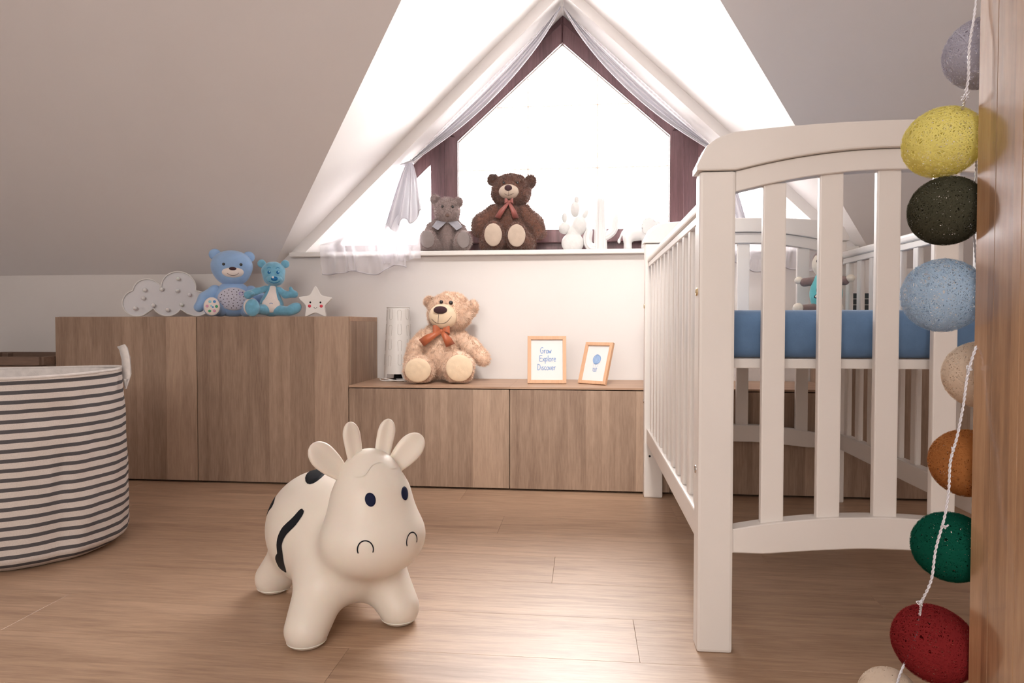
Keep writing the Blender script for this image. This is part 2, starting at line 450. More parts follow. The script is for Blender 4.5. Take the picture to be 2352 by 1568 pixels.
M['ink2'] = mat('pale_blue_ink', srgb(168, 194, 228), 0.7)
M['backing'] = mat('frame_backing', (0.16, 0.11, 0.08), 0.8)
M['glossblack'] = mat('black_glass_eye', (0.01, 0.01, 0.012), 0.08, 0.8)

# sheer curtain: thin woven voile that lets most light through
def voile(name, see, col, through=0.5):
    m = bpy.data.materials.new(name); m.use_nodes = True
    t = m.node_tree; t.nodes.clear()
    o = nd(m, 'ShaderNodeOutputMaterial'); tr = nd(m, 'ShaderNodeBsdfTransparent'); tl = nd(m, 'ShaderNodeBsdfTranslucent'); df = nd(m, 'ShaderNodeBsdfDiffuse')
    tl.inputs[0].default_value = (*col, 1); df.inputs[0].default_value = (*col, 1)
    m1 = nd(m, 'ShaderNodeMixShader'); m1.inputs[0].default_value = 1 - through; lk(m, tl.outputs[0], m1.inputs[1]); lk(m, df.outputs[0], m1.inputs[2])
    lw = nd(m, 'ShaderNodeLayerWeight'); lw.inputs['Blend'].default_value = 0.35
    mm = nd(m, 'ShaderNodeMath', operation='MULTIPLY_ADD'); lk(m, lw.outputs['Facing'], mm.inputs[0]); mm.inputs[1].default_value = -see; mm.inputs[2].default_value = see
    m2 = nd(m, 'ShaderNodeMixShader'); lk(m, mm.outputs[0], m2.inputs[0]); lk(m, m1.outputs[0], m2.inputs[1]); lk(m, tr.outputs[0], m2.inputs[2])
    lk(m, m2.outputs[0], o.inputs[0])
    return m
M['voile'] = voile('white_voile', 0.50, (0.84, 0.82, 0.85), 0.30)
M['voile2'] = voile('white_voile_gathered', 0.02, (0.66, 0.64, 0.68), 0.05)
# window glass: thin pane, light passes straight through with a faint reflection
g = bpy.data.materials.new('window_glass'); g.use_nodes = True; g.node_tree.nodes.clear()
o_ = nd(g, 'ShaderNodeOutputMaterial'); tr = nd(g, 'ShaderNodeBsdfTransparent'); gl = nd(g, 'ShaderNodeBsdfGlossy'); gl.inputs['Roughness'].default_value = 0.02
fr_ = nd(g, 'ShaderNodeFresnel'); fr_.inputs['IOR'].default_value = 1.3
mx = nd(g, 'ShaderNodeMixShader'); lk(g, fr_.outputs[0], mx.inputs[0]); lk(g, tr.outputs[0], mx.inputs[1]); lk(g, gl.outputs[0], mx.inputs[2]); lk(g, mx.outputs[0], o_.inputs[0])
M['glass'] = g
def thread(name, col):
    m = bpy.data.materials.new(name); m.use_nodes = True; m.node_tree.nodes.clear()
    o = nd(m, 'ShaderNodeOutputMaterial'); df = nd(m, 'ShaderNodeBsdfDiffuse'); tl = nd(m, 'ShaderNodeBsdfTranslucent')
    df.inputs[0].default_value = (*col, 1); tl.inputs[0].default_value = (*col, 1)
    mx = nd(m, 'ShaderNodeMixShader'); mx.inputs[0].default_value = 0.5
    lk(m, df.outputs[0], mx.inputs[1]); lk(m, tl.outputs[0], mx.inputs[2]); lk(m, mx.outputs[0], o.inputs[0]); return m

# ------------------------------------------------------------------ the room
FY = 2.52      # front plane of the cabinets
WY = 2.89      # knee wall / gable wall plane
KZ = 0.844     # height of the knee wall
RS = 0.95      # rise of the main roof slope
RX, RZ, GS = -0.098, 2.055, 0.945    # dormer ridge (x, z) and the rise of its two roofs
XL, XR, YB, ZC = -2.69, 2.35, -1.95, 2.42
WT = 0.25      # wall thickness at the gable

def S(o): return tag(o, kind='structure')
# floor: boards laid left to right
fl = S(thing('floor', 'oak laminate floor of long boards running left to right', 'floor')); del fl['category']
box('subfloor', XL, XR, YB, WY, -0.04, -0.009, M['sub'], fl)
bw, bl = 0.185, 1.285
bmesh_ = bmesh.new(); add_box(bmesh_, 0.0002, bl-0.0002, 0.0002, bw-0.0002, -0.0088, 0.0, 0.0004, 1)
base_me = bpy.data.meshes.new('floor_board'); bmesh_.to_mesh(base_me); bmesh_.free(); base_me.materials.append(M['floor'])
y = 1.444 - bw * 18
row = 0
while y < WY - 0.01:
    off = (0.104 - bl*3) + ((row - 17) * 0.43 % 1.0) * bl
    x = off
    while x < XR:
        x0, x1, y0, y1 = max(x, XL), min(x + bl, XR), max(y, YB), min(y + bw, WY)
        if x1 - x0 > 0.02 and y1 - y0 > 0.01:
            if x0 == x and x1 == x + bl and y0 == y and y1 == y + bw:
                o = bpy.data.objects.new('floor_board', base_me); C.objects.link(o); o.parent = fl; o.location = (x, y, 0)
            else:
                box('floor_board', x0+0.0002, x1-0.0002, y0+0.0002, y1-0.0002, -0.0088, 0, M['floor'], fl, 0.0004)
        x += bl
    y += bw; row += 1
# walls
wl = prism('wall_left', [(XL, YB, 0), (XL, WY, 0), (XL, WY, KZ), (XL, WY - (ZC-KZ)/RS, ZC), (XL, YB, ZC)], (-0.1, 0, 0), M['wall']); S(wl)
wr = prism('wall_right', [(XR, YB, 0), (XR, WY, 0), (XR, WY, KZ), (XR, WY - (ZC-KZ)/RS, ZC), (XR, YB, ZC)], (0.1, 0, 0), M['wall']); S(wr)
wb = box('wall_front', XL-0.1, XR+0.1, YB-0.1, YB, 0, ZC, M['wall']); S(wb)
# gable + knee wall with the triangular opening (inner outline)
IX, IZ, IS = -0.095, 2.000, 0.948
SZ = 0.932    # top of the sill
hw = (IZ - SZ) / IS
hk = (RZ - KZ) / GS
bm = bmesh.new()
add_box(bm, XL, XR, WY, WY + WT, 0, KZ)
A_ = (RX - hk, KZ); B_ = (RX + hk, KZ); T_ = (RX, RZ)
IL = (IX - hw, SZ - 0.02); IR = (IX + hw, SZ - 0.02); IT = (IX, IZ)
def pp(a): return (a[0], WY, a[1])
add_prism(bm, [pp(p) for p in (A_, B_, IR, IL)], (0, WT, 0))
add_prism(bm, [pp(p) for p in (A_, IL, (IX - hw, SZ), IT, T_)], (0, WT, 0))
add_prism(bm, [pp(p) for p in (B_, T_, IT, (IX + hw, SZ), IR)], (0, WT, 0))
S(bm_obj('wall_back', bm, M['wall']))
# main roof slope, left and right of the dormer, and the flat ceiling
def sl(x, z): return (x, WY - (z - KZ) / RS, z)
n_ = Vector((0, RS, 1)).normalized() * 0.12
cl = prism('ceiling_slope', [sl(XL, KZ), sl(RX - hk, KZ), sl(RX, RZ), sl(RX, ZC), sl(XL, ZC)], n_, M['ceil'])
cl.name = 'ceiling_left'; S(cl)
cr = prism('ceiling_right', [sl(RX + hk, KZ), sl(XR, KZ), sl(XR, ZC), sl(RX, ZC), sl(RX, RZ)], n_, M['ceil']); S(cr)
S(box('ceiling', XL-0.1, XR+0.1, YB-0.1, WY - (ZC-KZ)/RS + 0.02, ZC, ZC+0.1, M['ceil']))
# dormer roofs
for nm, s in (('ceiling_dormer_left', -1), ('ceiling_dormer_right', 1)):
    e = (RX + s*hk, WY, KZ); r1 = (RX, WY, RZ); r2 = sl(RX, RZ)
    nn = Vector((s*GS, 0, 1)).normalized() * 0.1
    S(prism(nm, [e, r1, r2], nn, M['wall']))
# window sill
sill = box('window_sill', IX - hw - 0.055, IX + hw + 0.055, WY - 0.035, WY, SZ - 0.019, SZ, M['sill'], None, 0.002)
sb = box('sill_board', IX - hw + 0.002, IX + hw - 0.002, WY, WY + 0.20, SZ - 0.019, SZ, M['sill'], sill)
S(sill)

# ------------------------------------------------------------------ window
GY = 3.085
win = thing('window_1', None, None, kind='structure')
def tri_ring(name, apex0, z0, half_s, t_ang, y0, y1, zb0, zb1, m, parent): pass
OX, OZ, OS = -0.099, 1.985, 0.945
def slope_bar(name, s, z_out, z_in, zbot, y0, y1, m, parent, bev=0.003):
    # from the ridge down one side; z_out / z_in are apex heights of its two edges
    a = (OX, z_out); b = (OX + s*(z_out - zbot)/OS, zbot); c = (OX + s*(z_in - zbot)/OS, zbot); d = (OX, z_in)
    return prism(name, [(p[0], y0, p[1]) for p in (a, b, c, d)], (0, y1-y0, 0), m, parent, bev)
for s in (-1, 1):
    zc_ = 1.372
    slope_bar('outer_frame', s, OZ + 0.012, OZ - 0.066, zc_ - 0.085, GY, GY + 0.07, M['winframe'], win)
    a = OX + s*(OZ + 0.012 - zc_ + 0.085)/OS; b_ = OX + s*(OZ + 0.012 - SZ)/OS
    prism('outer_frame_foot', [(a, GY, zc_ - 0.085), (b_, GY, SZ), (b_ - s*0.022, GY, SZ), (a - s*0.022, GY, zc_ - 0.085)], (0, 0.07, 0), M['winframe'], win, 0.002)
box('bottom_frame', OX - 1.09, OX + 1.09, GY + 0.004, GY + 0.07, SZ, 0.988, M['winframe'], win, 0.003)
for x0, x1 in ((-0.700, -0.632), (0.431, 0.496)):
    box('mullion', x0, x1, GY - 0.002, GY + 0.07, 0.98, 1.47, M['winframe'], win, 0.003)
# sash: house shaped, stands a little proud
GXl, GXr, GB, GSH, GT = -0.572, 0.371, 1.043, 1.447, 1.868
sw = 0.062
box('sash_stile', GXl - sw, GXl, GY - 0.022, GY + 0.04, GB, GSH + 0.02, M['winframe'], win, 0.004)
box('sash_stile', GXr, GXr + sw, GY - 0.022, GY + 0.04, GB, GSH + 0.02, M['winframe'], win, 0.004)
box('sash_rail', GXl - sw, GXr + sw, GY - 0.022, GY + 0.04, GB - 0.058, GB, M['winframe'], win, 0.004)
mid = (GXl + GXr) / 2; gsl = (GT - GSH) / (mid - GXl)
for s in (-1, 1):
    e = GXl if s < 0 else GXr
    n = Vector((s * gsl, 0, 1)).normalized() * 0.066
    pts = [(mid, GT), (e, GSH), (e + n.x, GSH + n.z), (mid, GT + n.z + abs(n.x)*gsl)]
    prism('sash_rafter', [(p[0], GY - 0.022, p[1]) for p in pts], (0, 0.062, 0), M['winframe'], win, 0.004)
# glazing bead (thin pale line around the glass)
def bead(p, q):
    tube('glazing_bead', [(p[0], GY + 0.004, p[1]), (q[0], GY + 0.004, q[1])], 0.004, M['sill'], win, 6)
for p, q in (((GXl, GB), (GXl, GSH)), ((GXl, GSH), (mid, GT)), ((mid, GT), (GXr, GSH)), ((GXr, GSH), (GXr, GB)), ((GXr, GB), (GXl, GB))): bead(p, q)
pane = prism('pane', [(p[0], GY + 0.018, p[1]) for p in ((GXl, GB), (GXr, GB), (GXr, GSH), (mid, GT), (GXl, GSH))], (0, 0.004, 0), M['glass'], win)
for s, xa in ((-1, -0.700), (1, 0.496)):
    zt = OZ + 0.012 - 0.03 - OS * abs(xa - OX)
    xe = OX + s * (OZ + 0.012 - 0.03 - 0.988) / OS
    prism('pane', [(p[0], GY + 0.03, p[1]) for p in ((xa, 0.988), (xe, 0.988), (xa, zt))], (0, 0.004, 0), M['glass'], win)
def zroof(x): return GT - gsl * abs(x - mid)
for x in (-0.256, 0.056): box('glazing_bar', x - 0.0032, x + 0.0032, GY + 0.0225, GY + 0.028, GB, zroof(x), M['bar'], win)
for z in (1.323, 1.604):
    xe = GXl if z < GSH else mid - (GT - z) / gsl; xf = GXr if z < GSH else mid + (GT - z) / gsl
    box('glazing_bar', xe, xf, GY + 0.0228, GY + 0.0278, z - 0.0032, z + 0.0032, M['bar'], win)

# ------------------------------------------------------------------ curtains
def curtain(s, label):
    """s=-1 left of the window, +1 right; built as left in mirrored x about the ridge"""
    cu = thing('curtain', label, 'curtain', (OX, 0, 0), 0, 'sheer white curtains tied back at the gable window')
    def X(x): return (x - OX) * (1 if s < 0 else -1)
    def grid(name, fn, nu, nv, m, th=0.0):
        V = []; Q = []
        for i in range(nu + 1):
            for j in range(nv + 1):
                x, y, z = fn(i / nu, j / nv); V.append((X(x), y, z))
        for i in range(nu):
            for j in range(nv): Q.append((i*(nv+1)+j, (i+1)*(nv+1)+j, (i+1)*(nv+1)+j+1, i*(nv+1)+j+1))
        return link(name, np_mesh(name, V, Q), m, cu, True)
    def zin(x): return IZ - IS * abs(x - IX)
    tie = Vector((-0.770, 2.955, 1.325))
    # upper swag: header along the sloping reveal, free edge sweeping from the ridge to the tie
    def swag(u, v):
        # v 0 header .. 1 free edge, u 0 ridge .. 1 tie
        hx = -0.105 - 0.70 * u; h = Vector((hx, 2.985, zin(hx) - 0.012))
        a = Vector((-0.105, 2.955, 1.975)); c1 = Vector((-0.30, 2.94, 1.60)); 
        e = a*(1-u)**2 + c1*2*u*(1-u) + tie*u*u
        e.z -= 0.0
        k = v
        gather = 1 - 0.93 * u**5
        p = h.lerp(e, k)
        if u > 0.75:
            g = (u - 0.75) / 0.25; g = g*g*(3-2*g)
            p = p.lerp(tie + (p - tie) * 0.12, g)
        amp = 0.010 * (0.3 + 0.7*v) * math.sin(min(1, u*6)*PI/2) * (1 - 0.6*u)
        y = p.y + amp * math.sin(v * 26 + 2.5*u + 1.2*math.sin(5*u)) + 0.02*math.sin(PI*v)*u*(1-u)*-2
        y += 0.003 * math.sin(u * 260 + 3*v) * (1 - v)**3
        return (p.x, y, p.z)
    grid('swag', swag, 150, 56, M['voile'])
    # free edge roll: doubled hem, reads denser
    P = [swag(i/40, 1.0) for i in range(41)]
    tube('hem', [(X(p[0]), p[1], p[2]) for p in P], 0.0035, M['voile2'], cu, 6)
    P = [swag(i/40, 0.86) for i in range(41)]
    def fold(u, v):
        a = Vector(swag(u, 0.45)); b = Vector(swag(u, 0.97)); p = a.lerp(b, v)
        return (p.x, p.y - 0.008 - 0.007*math.sin(v*17 + 3*u), p.z)
    grid('inner_fold', fold, 80, 30, M['voile2'])
    # lower drape: from the lower part of the reveal over the sill to the hem
    def drape_(u, v):
        # u 0 = near the tie .. 1 = outer end; v 0 header .. 1 hem
        hx = -0.80 - 0.325 * u
        top = Vector((hx, 2.975, zin(hx) - 0.012))
        bx = -0.755 - 0.355 * u
        bot = Vector((bx, 2.825, 0.852 + 0.022*math.sin(u*11+0.5) * (1-u)- 0.018*u))
        p = top.lerp(bot, v)
        # pass outside the edge of the sill
        vs = (top.z - 0.95) / (top.z - bot.z); q_ = min(1, max(0, (v - 0.30*vs) / (0.62*vs))); p.y = 2.975 - 0.142 * q_*q_*(3 - 2*q_)
        amp = 0.016 * (0.25 + 0.75*min(1, v*1.6))
        p.y += amp * math.sin(u * 34 + 1.7*math.sin(u*9) + 0.8*v) * (0.8)
        p.y -= 0.012
        p.y += 0.003 * math.sin(u * 150) * (1-v)**6
        p.x += 0.008 * math.sin(u * 17 + 2*v) * v
        return tuple(p)
    grid('lower_drape', drape_, 120, 44, M['voile'])
    P = [drape_(i/60, 1.0) for i in range(61)]
    tube('bottom_hem', [(X(p[0]), p[1], p[2]) for p in P], 0.003, M['voile2'], cu, 6)
    # tail: the gathered end that falls from the tie and flares, zigzag lower edge
    def tail(u, v):
        w0, w1 = 0.012, 0.085
        ww = w0 + (w1 - w0) * v ** 0.75
        x = tie.x + 0.008 - 0.030*v + ww * (u*2 - 1) + (0.02*v)
        z = tie.z - v * (0.235 + 0.075 * (1-u) - 0.02*math.sin(u*15))
        y = tie.y - 0.012 - 0.080 * v + (0.004 + 0.016*v) * math.sin(u * 24)
        return (x, y, z)
    grid('tail', tail, 70, 30, M['voile2'])
    P = [tail(i/50, 1.0) for i in range(51)]
    tube('tail_hem', [(X(p[0]), p[1], p[2]) for p in P], 0.0035, M['voile2'], cu, 6)
    # second, longer fall behind it that billows over the sill
    def fall(u, v):
        ww = 0.02 + 0.075 * math.sin(min(1, v*1.1)*PI/2)
        x = tie.x - 0.03 + ww * (u*2-1) * (1 - 0.25*max(0, v-0.8)) + 0.02*v
        z = tie.z - v * (0.455 - 0.03*u)
        q_ = min(1, max(0, (v - 0.40) / 0.42)); y = tie.y + 0.012 - 0.132 * q_*q_*(3 - 2*q_) + (0.003 + 0.016*v) * math.sin(u * 19 + 1)
        if v > 0.7: y -= 0.01*math.sin((v-0.7)/0.3*PI)
        return (x, y - 0.005, z)
    grid('long_fall', fall, 60, 40, M['voile'])
    # tie band with a small bow
    ring = [(X(tie.x + 0.022*math.cos(a)), tie.y - 0.004 + 0.02*math.sin(a), tie.z + 0.006*math.cos(a)) for a in np.linspace(0, 2*PI, 25)[:-1]]
    tube('tie_band', ring, 0.0045, M['voile2'], cu, 8, True)
    tube('tie_string', [(X(tie.x - 0.02), tie.y, tie.z), (X(tie.x - 0.07), tie.y + 0.02, tie.z + 0.02), (X(tie.x - 0.10), 2.985, tie.z + 0.03)], 0.002, M['voile2'], cu, 6)
    for k, (dx, dz) in enumerate(((-0.028, -0.018), (0.008, -0.045), (0.022, 0.012))):
        tube('bow_loop', [(X(tie.x), tie.y - 0.026, tie.z), (X(tie.x + dx), tie.y - 0.034, tie.z + dz*0.6), (X(tie.x + dx*0.7), tie.y - 0.03, tie.z + dz)], 0.002, M['voile2'], cu, 6)
    return cu
curtain(-1, 'sheer white curtain gathered left of the gable window, its tail hanging over the sill')
curtain(1, 'sheer white curtain sweeping down the right side of the gable window towards the cot')

# ------------------------------------------------------------------ cabinets
BX = [-2.103, -1.505, -0.894, -0.276, 0.313, 0.915, 1.515, 2.11]
TZ, LZ, FZ = 0.651, 0.388, 0.012
def cabinet(name, label, x0, x1, ztop, group):
    c = thing(name, label, 'cabinet', ((x0+x1)/2, FY, 0), 0, group)
    h = (x1 - x0) / 2; g_ = 0.0015; D = WY - FY - 0.004; T = 0.018
    box('side_panel', -h + 0.0002, -h + T, T + 0.002, D, FZ, ztop - T, M['oak'], c)
    box('side_panel', h - T, h - 0.0002, T + 0.002, D, FZ, ztop - T, M['oak'], c)
    box('bottom_panel', -h + T, h - T, T + 0.002, D, FZ, FZ + T, M['oak'], c)
    box('back_panel', -h + T, h - T, D - 0.004, D, FZ + T, ztop - T, M['oak'], c)
    box('top_panel', -h + 0.0002, h - 0.0002, (0.0 if ztop < 0.5 else T + 0.002), D, ztop - T if ztop > 0.5 else ztop - 0.0075, ztop, M['oak_top'], c, 0.0006)
    dt = ztop - 0.011 if ztop < 0.5 else ztop - 0.001
    box('door', -h + g_, h - g_, 0, T, FZ - 0.004, dt, M['oak'], c, 0.0008)
    for sx in (-1, 1):
        for yy in (0.05, D - 0.05):
            lathe('foot', [(0.0, 0), (0.016, 0), (0.016, FZ), (0.0, FZ)], M['dark'], c, 12, (sx*(h-0.05), yy, 0))
    if ztop > 0.5: box('plinth', -h + 0.004, h - 0.004, 0.03, 0.04, 0.0, FZ, M['dark'], c)
    else: box('plinth', -h + 0.004, h - 0.004, 0.03, 0.04, 0.0, FZ, M['dark'], c)
    return c
cabinet('tall_cabinet', 'tall oak cabinet farthest left, behind the laundry basket and under the cloud lamp', BX[0], BX[1], TZ, 'tall oak cabinets')
cabinet('tall_cabinet', 'tall oak cabinet under the star lamp, stepping down to the low cabinets', BX[1], BX[2], TZ, 'tall oak cabinets')
cabinet('low_cabinet', 'low oak cabinet under the beige teddy bear and the white lamp', BX[2], BX[3], LZ, 'low oak cabinets')
cabinet('low_cabinet', 'low oak cabinet under the two picture frames, beside the cot', BX[3], BX[4], LZ, 'low oak cabinets')
cabinet('low_cabinet', 'low oak cabinet seen behind the cot, between the cot posts', BX[4], BX[5], LZ, 'low oak cabinets')
cabinet('tall_cabinet', 'tall oak cabinet seen through the right side of the cot', BX[5], BX[6], TZ, 'tall oak cabinets')
cabinet('tall_cabinet', 'tall oak cabinet at far right behind the hanging balls', BX[6], BX[7], TZ, 'tall oak cabinets')

# ------------------------------------------------------------------ cot
cot = thing('baby_cot', 'white wooden baby cot with arched ends on the right', 'cot', (0.557, 1.91, 0))
Yn0, Yn1, Yf0, Yf1 = 1.312 - 1.91, 1.357 - 1.91, 2.468 - 1.91, 2.512 - 1.91
HW = 0.343; PW = 0.066
def post(x0, x1, y0, y1):
    return box('post', x0, x1, y0, y1, 0.0, 0.908, M['cot'], cot, 0.006, 2)
posts = []
for y0, y1 in ((Yn0, Yn1), (Yf0, Yf1)):
    post(-HW, -HW + PW, y0, y1); post(HW - PW, HW, y0, y1)
def arc_z(x, zc, ze, hw_): return zc - (zc - ze) * (x / hw_) ** 2
def end_panel(y0, y1, sgn):
    yc = (y0 + y1) / 2
    N = 40
    # cap rail, overhangs the posts, with rounded shoulders
    top = []; bot = []
    W_ = HW + 0.006
    for i in range(N + 1):
        x = -W_ + 2*W_*i/N
        zt = arc_z(x, 0.992, 0.972, HW)
        e = W_ - abs(x)
        if e < 0.075: 
            q = 1 - e/0.075; zt = zt - (0.052) * (1 - math.sqrt(max(0, 1 - q*q)))
        zb = 0.909 if abs(x) > HW - PW else arc_z(x, 0.944, 0.909, HW - PW)
        top.append((x, y0 - 0.006, zt)); bot.append((x, y0 - 0.006, zb))
    prism('cap_rail', top + bot[::-1], (0, y1 - y0 + 0.012, 0), M['cot'], cot, 0.003, 2)
    wi = HW - PW
    top = []; bot = []
    for i in range(N + 1):
        x = -wi + 2*wi*i/N
        top.append((x, y0 + 0.006, arc_z(x, 0.943, 0.9085, wi))); bot.append((x, y0 + 0.006, arc_z(x, 0.906, 0.870, wi)))
    prism('top_rail', top + bot[::-1], (0, y1 - y0 - 0.012, 0), M['cot'], cot, 0.0015)
    top = []; bot = []
    for i in range(N + 1):
        x = -wi + 2*wi*i/N
        zb = 0.207 - 0.016*min(1, max(0, (abs(x) - 0.03) / (wi - 0.09)))**1.3
        if abs(x) > wi - 0.06: zb = 0.191
        top.append((x, y0 + 0.004, arc_z(x, 0.266, 0.236, wi))); bot.append((x, y0 + 0.004, zb))
    prism('bottom_rail', top + bot[::-1], (0, y1 - y0 - 0.008, 0), M['cot'], cot, 0.002)
    for k in range(5):
        x = (k - 2) * 0.1015
        box('slat', x - 0.021, x + 0.021, yc - 0.008, yc + 0.008, arc_z(abs(x)+0.02, 0.266, 0.236, wi) - 0.004, arc_z(abs(x)+0.02, 0.906, 0.870, wi) + 0.004, M['cot'], cot, 0.003, 2)
end_panel(Yn0, Yn1, -1); end_panel(Yf0, Yf1, 1)
for s in (-1, 1):
    xa, xb = sorted((s*(HW - 0.008), s*(HW - 0.036)))
    box('side_rail', xa, xb, Yn1, Yf0, 0.842, 0.866, M['cot'], cot, 0.008, 3)
    box('side_rail', xa+0.004, xb-0.004, Yn1, Yf0, 0.824, 0.842, M['cot'], cot, 0.002)
    box('lower_side_rail', xa, xb, Yn1, Yf0, 0.196, 0.250, M['cot'], cot, 0.004, 2)
    xm = (xa + xb) / 2
    for k in range(11):
        yy = Yn1 + (k + 0.9) * (Yf0 - Yn1) / 11.8
        box('side_slat', xm - 0.008, xm + 0.008, yy - 0.016, yy + 0.016, 0.248, 0.828, M['cot'], cot, 0.006, 3)
    for z, m_ in ((0.685, M['brass']), (0.345, M['chrome'])):
        for yy in (Yf0 + 0.02, Yn0 + 0.024):
            V = lathe('bolt', [(0, 0.0), (0.0035, 0.0), (0.0035, 0.002), (0.0075, 0.002), (0.0075, -0.001)], m_, cot, 16)
            V.rotation_euler = (0, s*PI/2, 0); V.location = (s*HW, yy, z)
for x, z in ((HW - 0.020, 0.500), (HW - 0.020, 0.335), (-HW + 0.020, 0.150)):
    V = lathe('screw_hole', [(0, 0.0), (0.004, 0.0), (0.004, -0.002)], M['dark'], cot, 12); V.rotation_euler = (PI/2, 0, 0); V.location = (x, Yf0 - 0.0006, z)
# mattress support
box('mattress_base', -HW + 0.04, HW - 0.04, Yn1 + 0.004, Yn1 + 0.024, 0.538, 0.5565, M['cot'], cot, 0.001)
box('mattress_base', -HW + 0.04, HW - 0.04, Yf0 - 0.024, Yf0 - 0.004, 0.538, 0.5565, M['cot'], cot, 0.001)
for s in (-1, 1):
    xa, xb = sorted((s*(HW - 0.038), s*(HW - 0.06))); box('mattress_base', xa, xb, Yn1 + 0.024, Yf0 - 0.024, 0.538, 0.5565, M['cot'], cot, 0.001)
for k in range(12):
    yy = Yn1 + 0.07 + k * (Yf0 - Yn1 - 0.14) / 11
    box('base_slat', -HW + 0.06, HW - 0.06, yy - 0.02, yy + 0.02, 0.544, 0.5565, M['cot'], cot)
for s in (-1, 1):
    for yy in (Yn0 + 0.02, Yf0 + 0.02): pass
# mattress with fitted sheet
mt = thing('cot_mattress', 'thick mattress in a blue fitted sheet inside the white cot', 'mattress', (0.557, 1.91, 0.557))
V = []; Q = []
nx, ny = 60, 90
def supere(x, y, hx, hy, r):
    return x, y
bm = bmesh.new(); add_box(bm, -0.303, 0.303, Yn1 + 0.006, Yf0 - 0.006, 0.0, 0.094, 0.034, 8)
bm_obj('fitted_sheet', bm, M['sheet'], mt, True)
P = [(x, y, 0.012) for x, y in ((-0.297, Yn1+0.012), (0.297, Yn1+0.012), (0.297, Yf0-0.012), (-0.297, Yf0-0.012))]

# ------------------------------------------------------------------ wooden panel at the right edge
pn = thing('wooden_panel', 'tall varnished brown wooden panel at the right edge, beside the hanging balls', 'panel', (0.312, 0.0, 0))
ye = [0.585, 0.560, 0.528, 0.49, 0.45, 0.415, 0.37, 0.33]
for a, b in zip(ye[1:], ye[:-1]):
    box('stave', 0, 0.028, a, b, 0.0, ZC - 0.02, M['panel'], pn, 0.0004)

# ------------------------------------------------------------------ wooden slatted crate far left
cr_ = thing('slatted_crate', 'dark brown wooden slatted crate behind the striped basket', 'crate', (-2.379, 2.465, 0))
for s in (-1, 1): 
    for yy in (0.0, 0.38): box('corner_post', s*0.245 - 0.014, s*0.245 + 0.014, yy, yy + 0.03, 0.0, 0.49, M['crate'], cr_, 0.002)
z = 0.0225
while z < 0.47:
    h_ = 0.033; z1 = min(z + h_, 0.497)
    box('slat', -0.262, 0.262, -0.012, 0.0, z, z1, M['crate'], cr_, 0.001)
    box('slat', -0.262, 0.262, 0.41, 0.422, z, z1, M['crate'], cr_, 0.001)
    for s in (-1, 1):
        xa, xb = sorted((s*0.259, s*0.271)); box('slat', xa, xb, 0.0, 0.41, z, z1, M['crate'], cr_, 0.001)
    z += h_ + 0.0035
box('crate_bottom', -0.25, 0.25, 0.0, 0.41, 0.008, 0.02, M['crate'], cr_)

# ------------------------------------------------------------------ laundry basket
bk = thing('laundry_basket', 'tall round fabric laundry basket with grey and white stripes on the left', 'basket', (-1.535, 1.738, 0))
def stripes(name):
    ca, cb = (0.80, 0.725, 0.68), (0.125, 0.118, 0.125)
    m = mat(name, ca, 0.9, 0.15)
    b = m.node_tree.nodes['Principled BSDF']
    uv = nd(m, 'ShaderNodeUVMap')
    sp = nd(m, 'ShaderNodeSeparateXYZ'); lk(m, uv.outputs[0], sp.inputs[0])
    dv = nd(m, 'ShaderNodeMath', operation='MULTIPLY'); lk(m, sp.outputs['Y'], dv.inputs[0]); dv.inputs[1].default_value = 20.4
    fr = nd(m, 'ShaderNodeMath', operation='FRACT'); lk(m, dv.outputs[0], fr.inputs[0])
    gt = nd(m, 'ShaderNodeMath', operation='GREATER_THAN'); lk(m, fr.outputs[0], gt.inputs[0]); gt.inputs[1].default_value = 0.60
    mx = nd(m, 'ShaderNodeMixRGB'); mx.inputs[1].default_value = (*ca, 1); mx.inputs[2].default_value = (*cb, 1); lk(m, gt.outputs[0], mx.inputs[0])
    tc = nd(m, 'ShaderNodeTexCoord'); n = nd(m, 'ShaderNodeTexNoise'); n.inputs['Scale'].default_value = 420; lk(m, tc.outputs['Object'], n.inputs['Vector'])
    m2 = nd(m, 'ShaderNodeMixRGB', blend_type='MULTIPLY'); m2.inputs[0].default_value = 0.25; lk(m, mx.outputs[0], m2.inputs[1]); lk(m, n.outputs['Fac'], m2.inputs[2])
    lk(m, m2.outputs[0], b.inputs['Base Color'])
    bp = nd(m, 'ShaderNodeBump'); bp.inputs['Strength'].default_value = 0.3; bp.inputs['Distance'].default_value = 0.001; lk(m, n.outputs['Fac'], bp.inputs['Height']); lk(m, bp.outputs[0], b.inputs['Normal'])
    return m
M['stripe'] = stripes('striped_canvas'); M['lining'] = fabric('white_lining', (0.78, 0.73, 0.70))
seg, nz = 180, 110
V = []; Q = []; UV = []
def brad(a, t):
    r = 0.227 + 0.014*math.sin(min(1, (1-t)*1.15)*PI*0.5) 
    if t < 0.08: r -= 0.045 * (1 - t/0.08)**2
    # dents and creases pressed into the cloth
    cr = 0.0
    for (a0, t0, wa, wt, am) in ((-0.55, 0.42, 0.10, 0.30, -0.012), (-0.35, 0.22, 0.16, 0.16, 0.008), (-0.75, 0.80, 0.22, 0.06, -0.007), (-0.25, 0.86, 0.10, 0.05, -0.006), (-1.1, 0.62, 0.25, 0.10, 0.004), (-0.62, 0.15, 0.12, 0.10, -0.010), (-0.15, 0.55, 0.12, 0.2, -0.005)):
        q = ((a-a0)/wa)**2 + ((t-t0)/wt)**2
        cr += am * math.exp(-q)
    cr += 0.0016*math.sin(7*a + 9*t) * math.sin(13*t+2*a) + 0.0009*math.sin(23*a - 17*t)
    return r + cr
H_ = 0.492
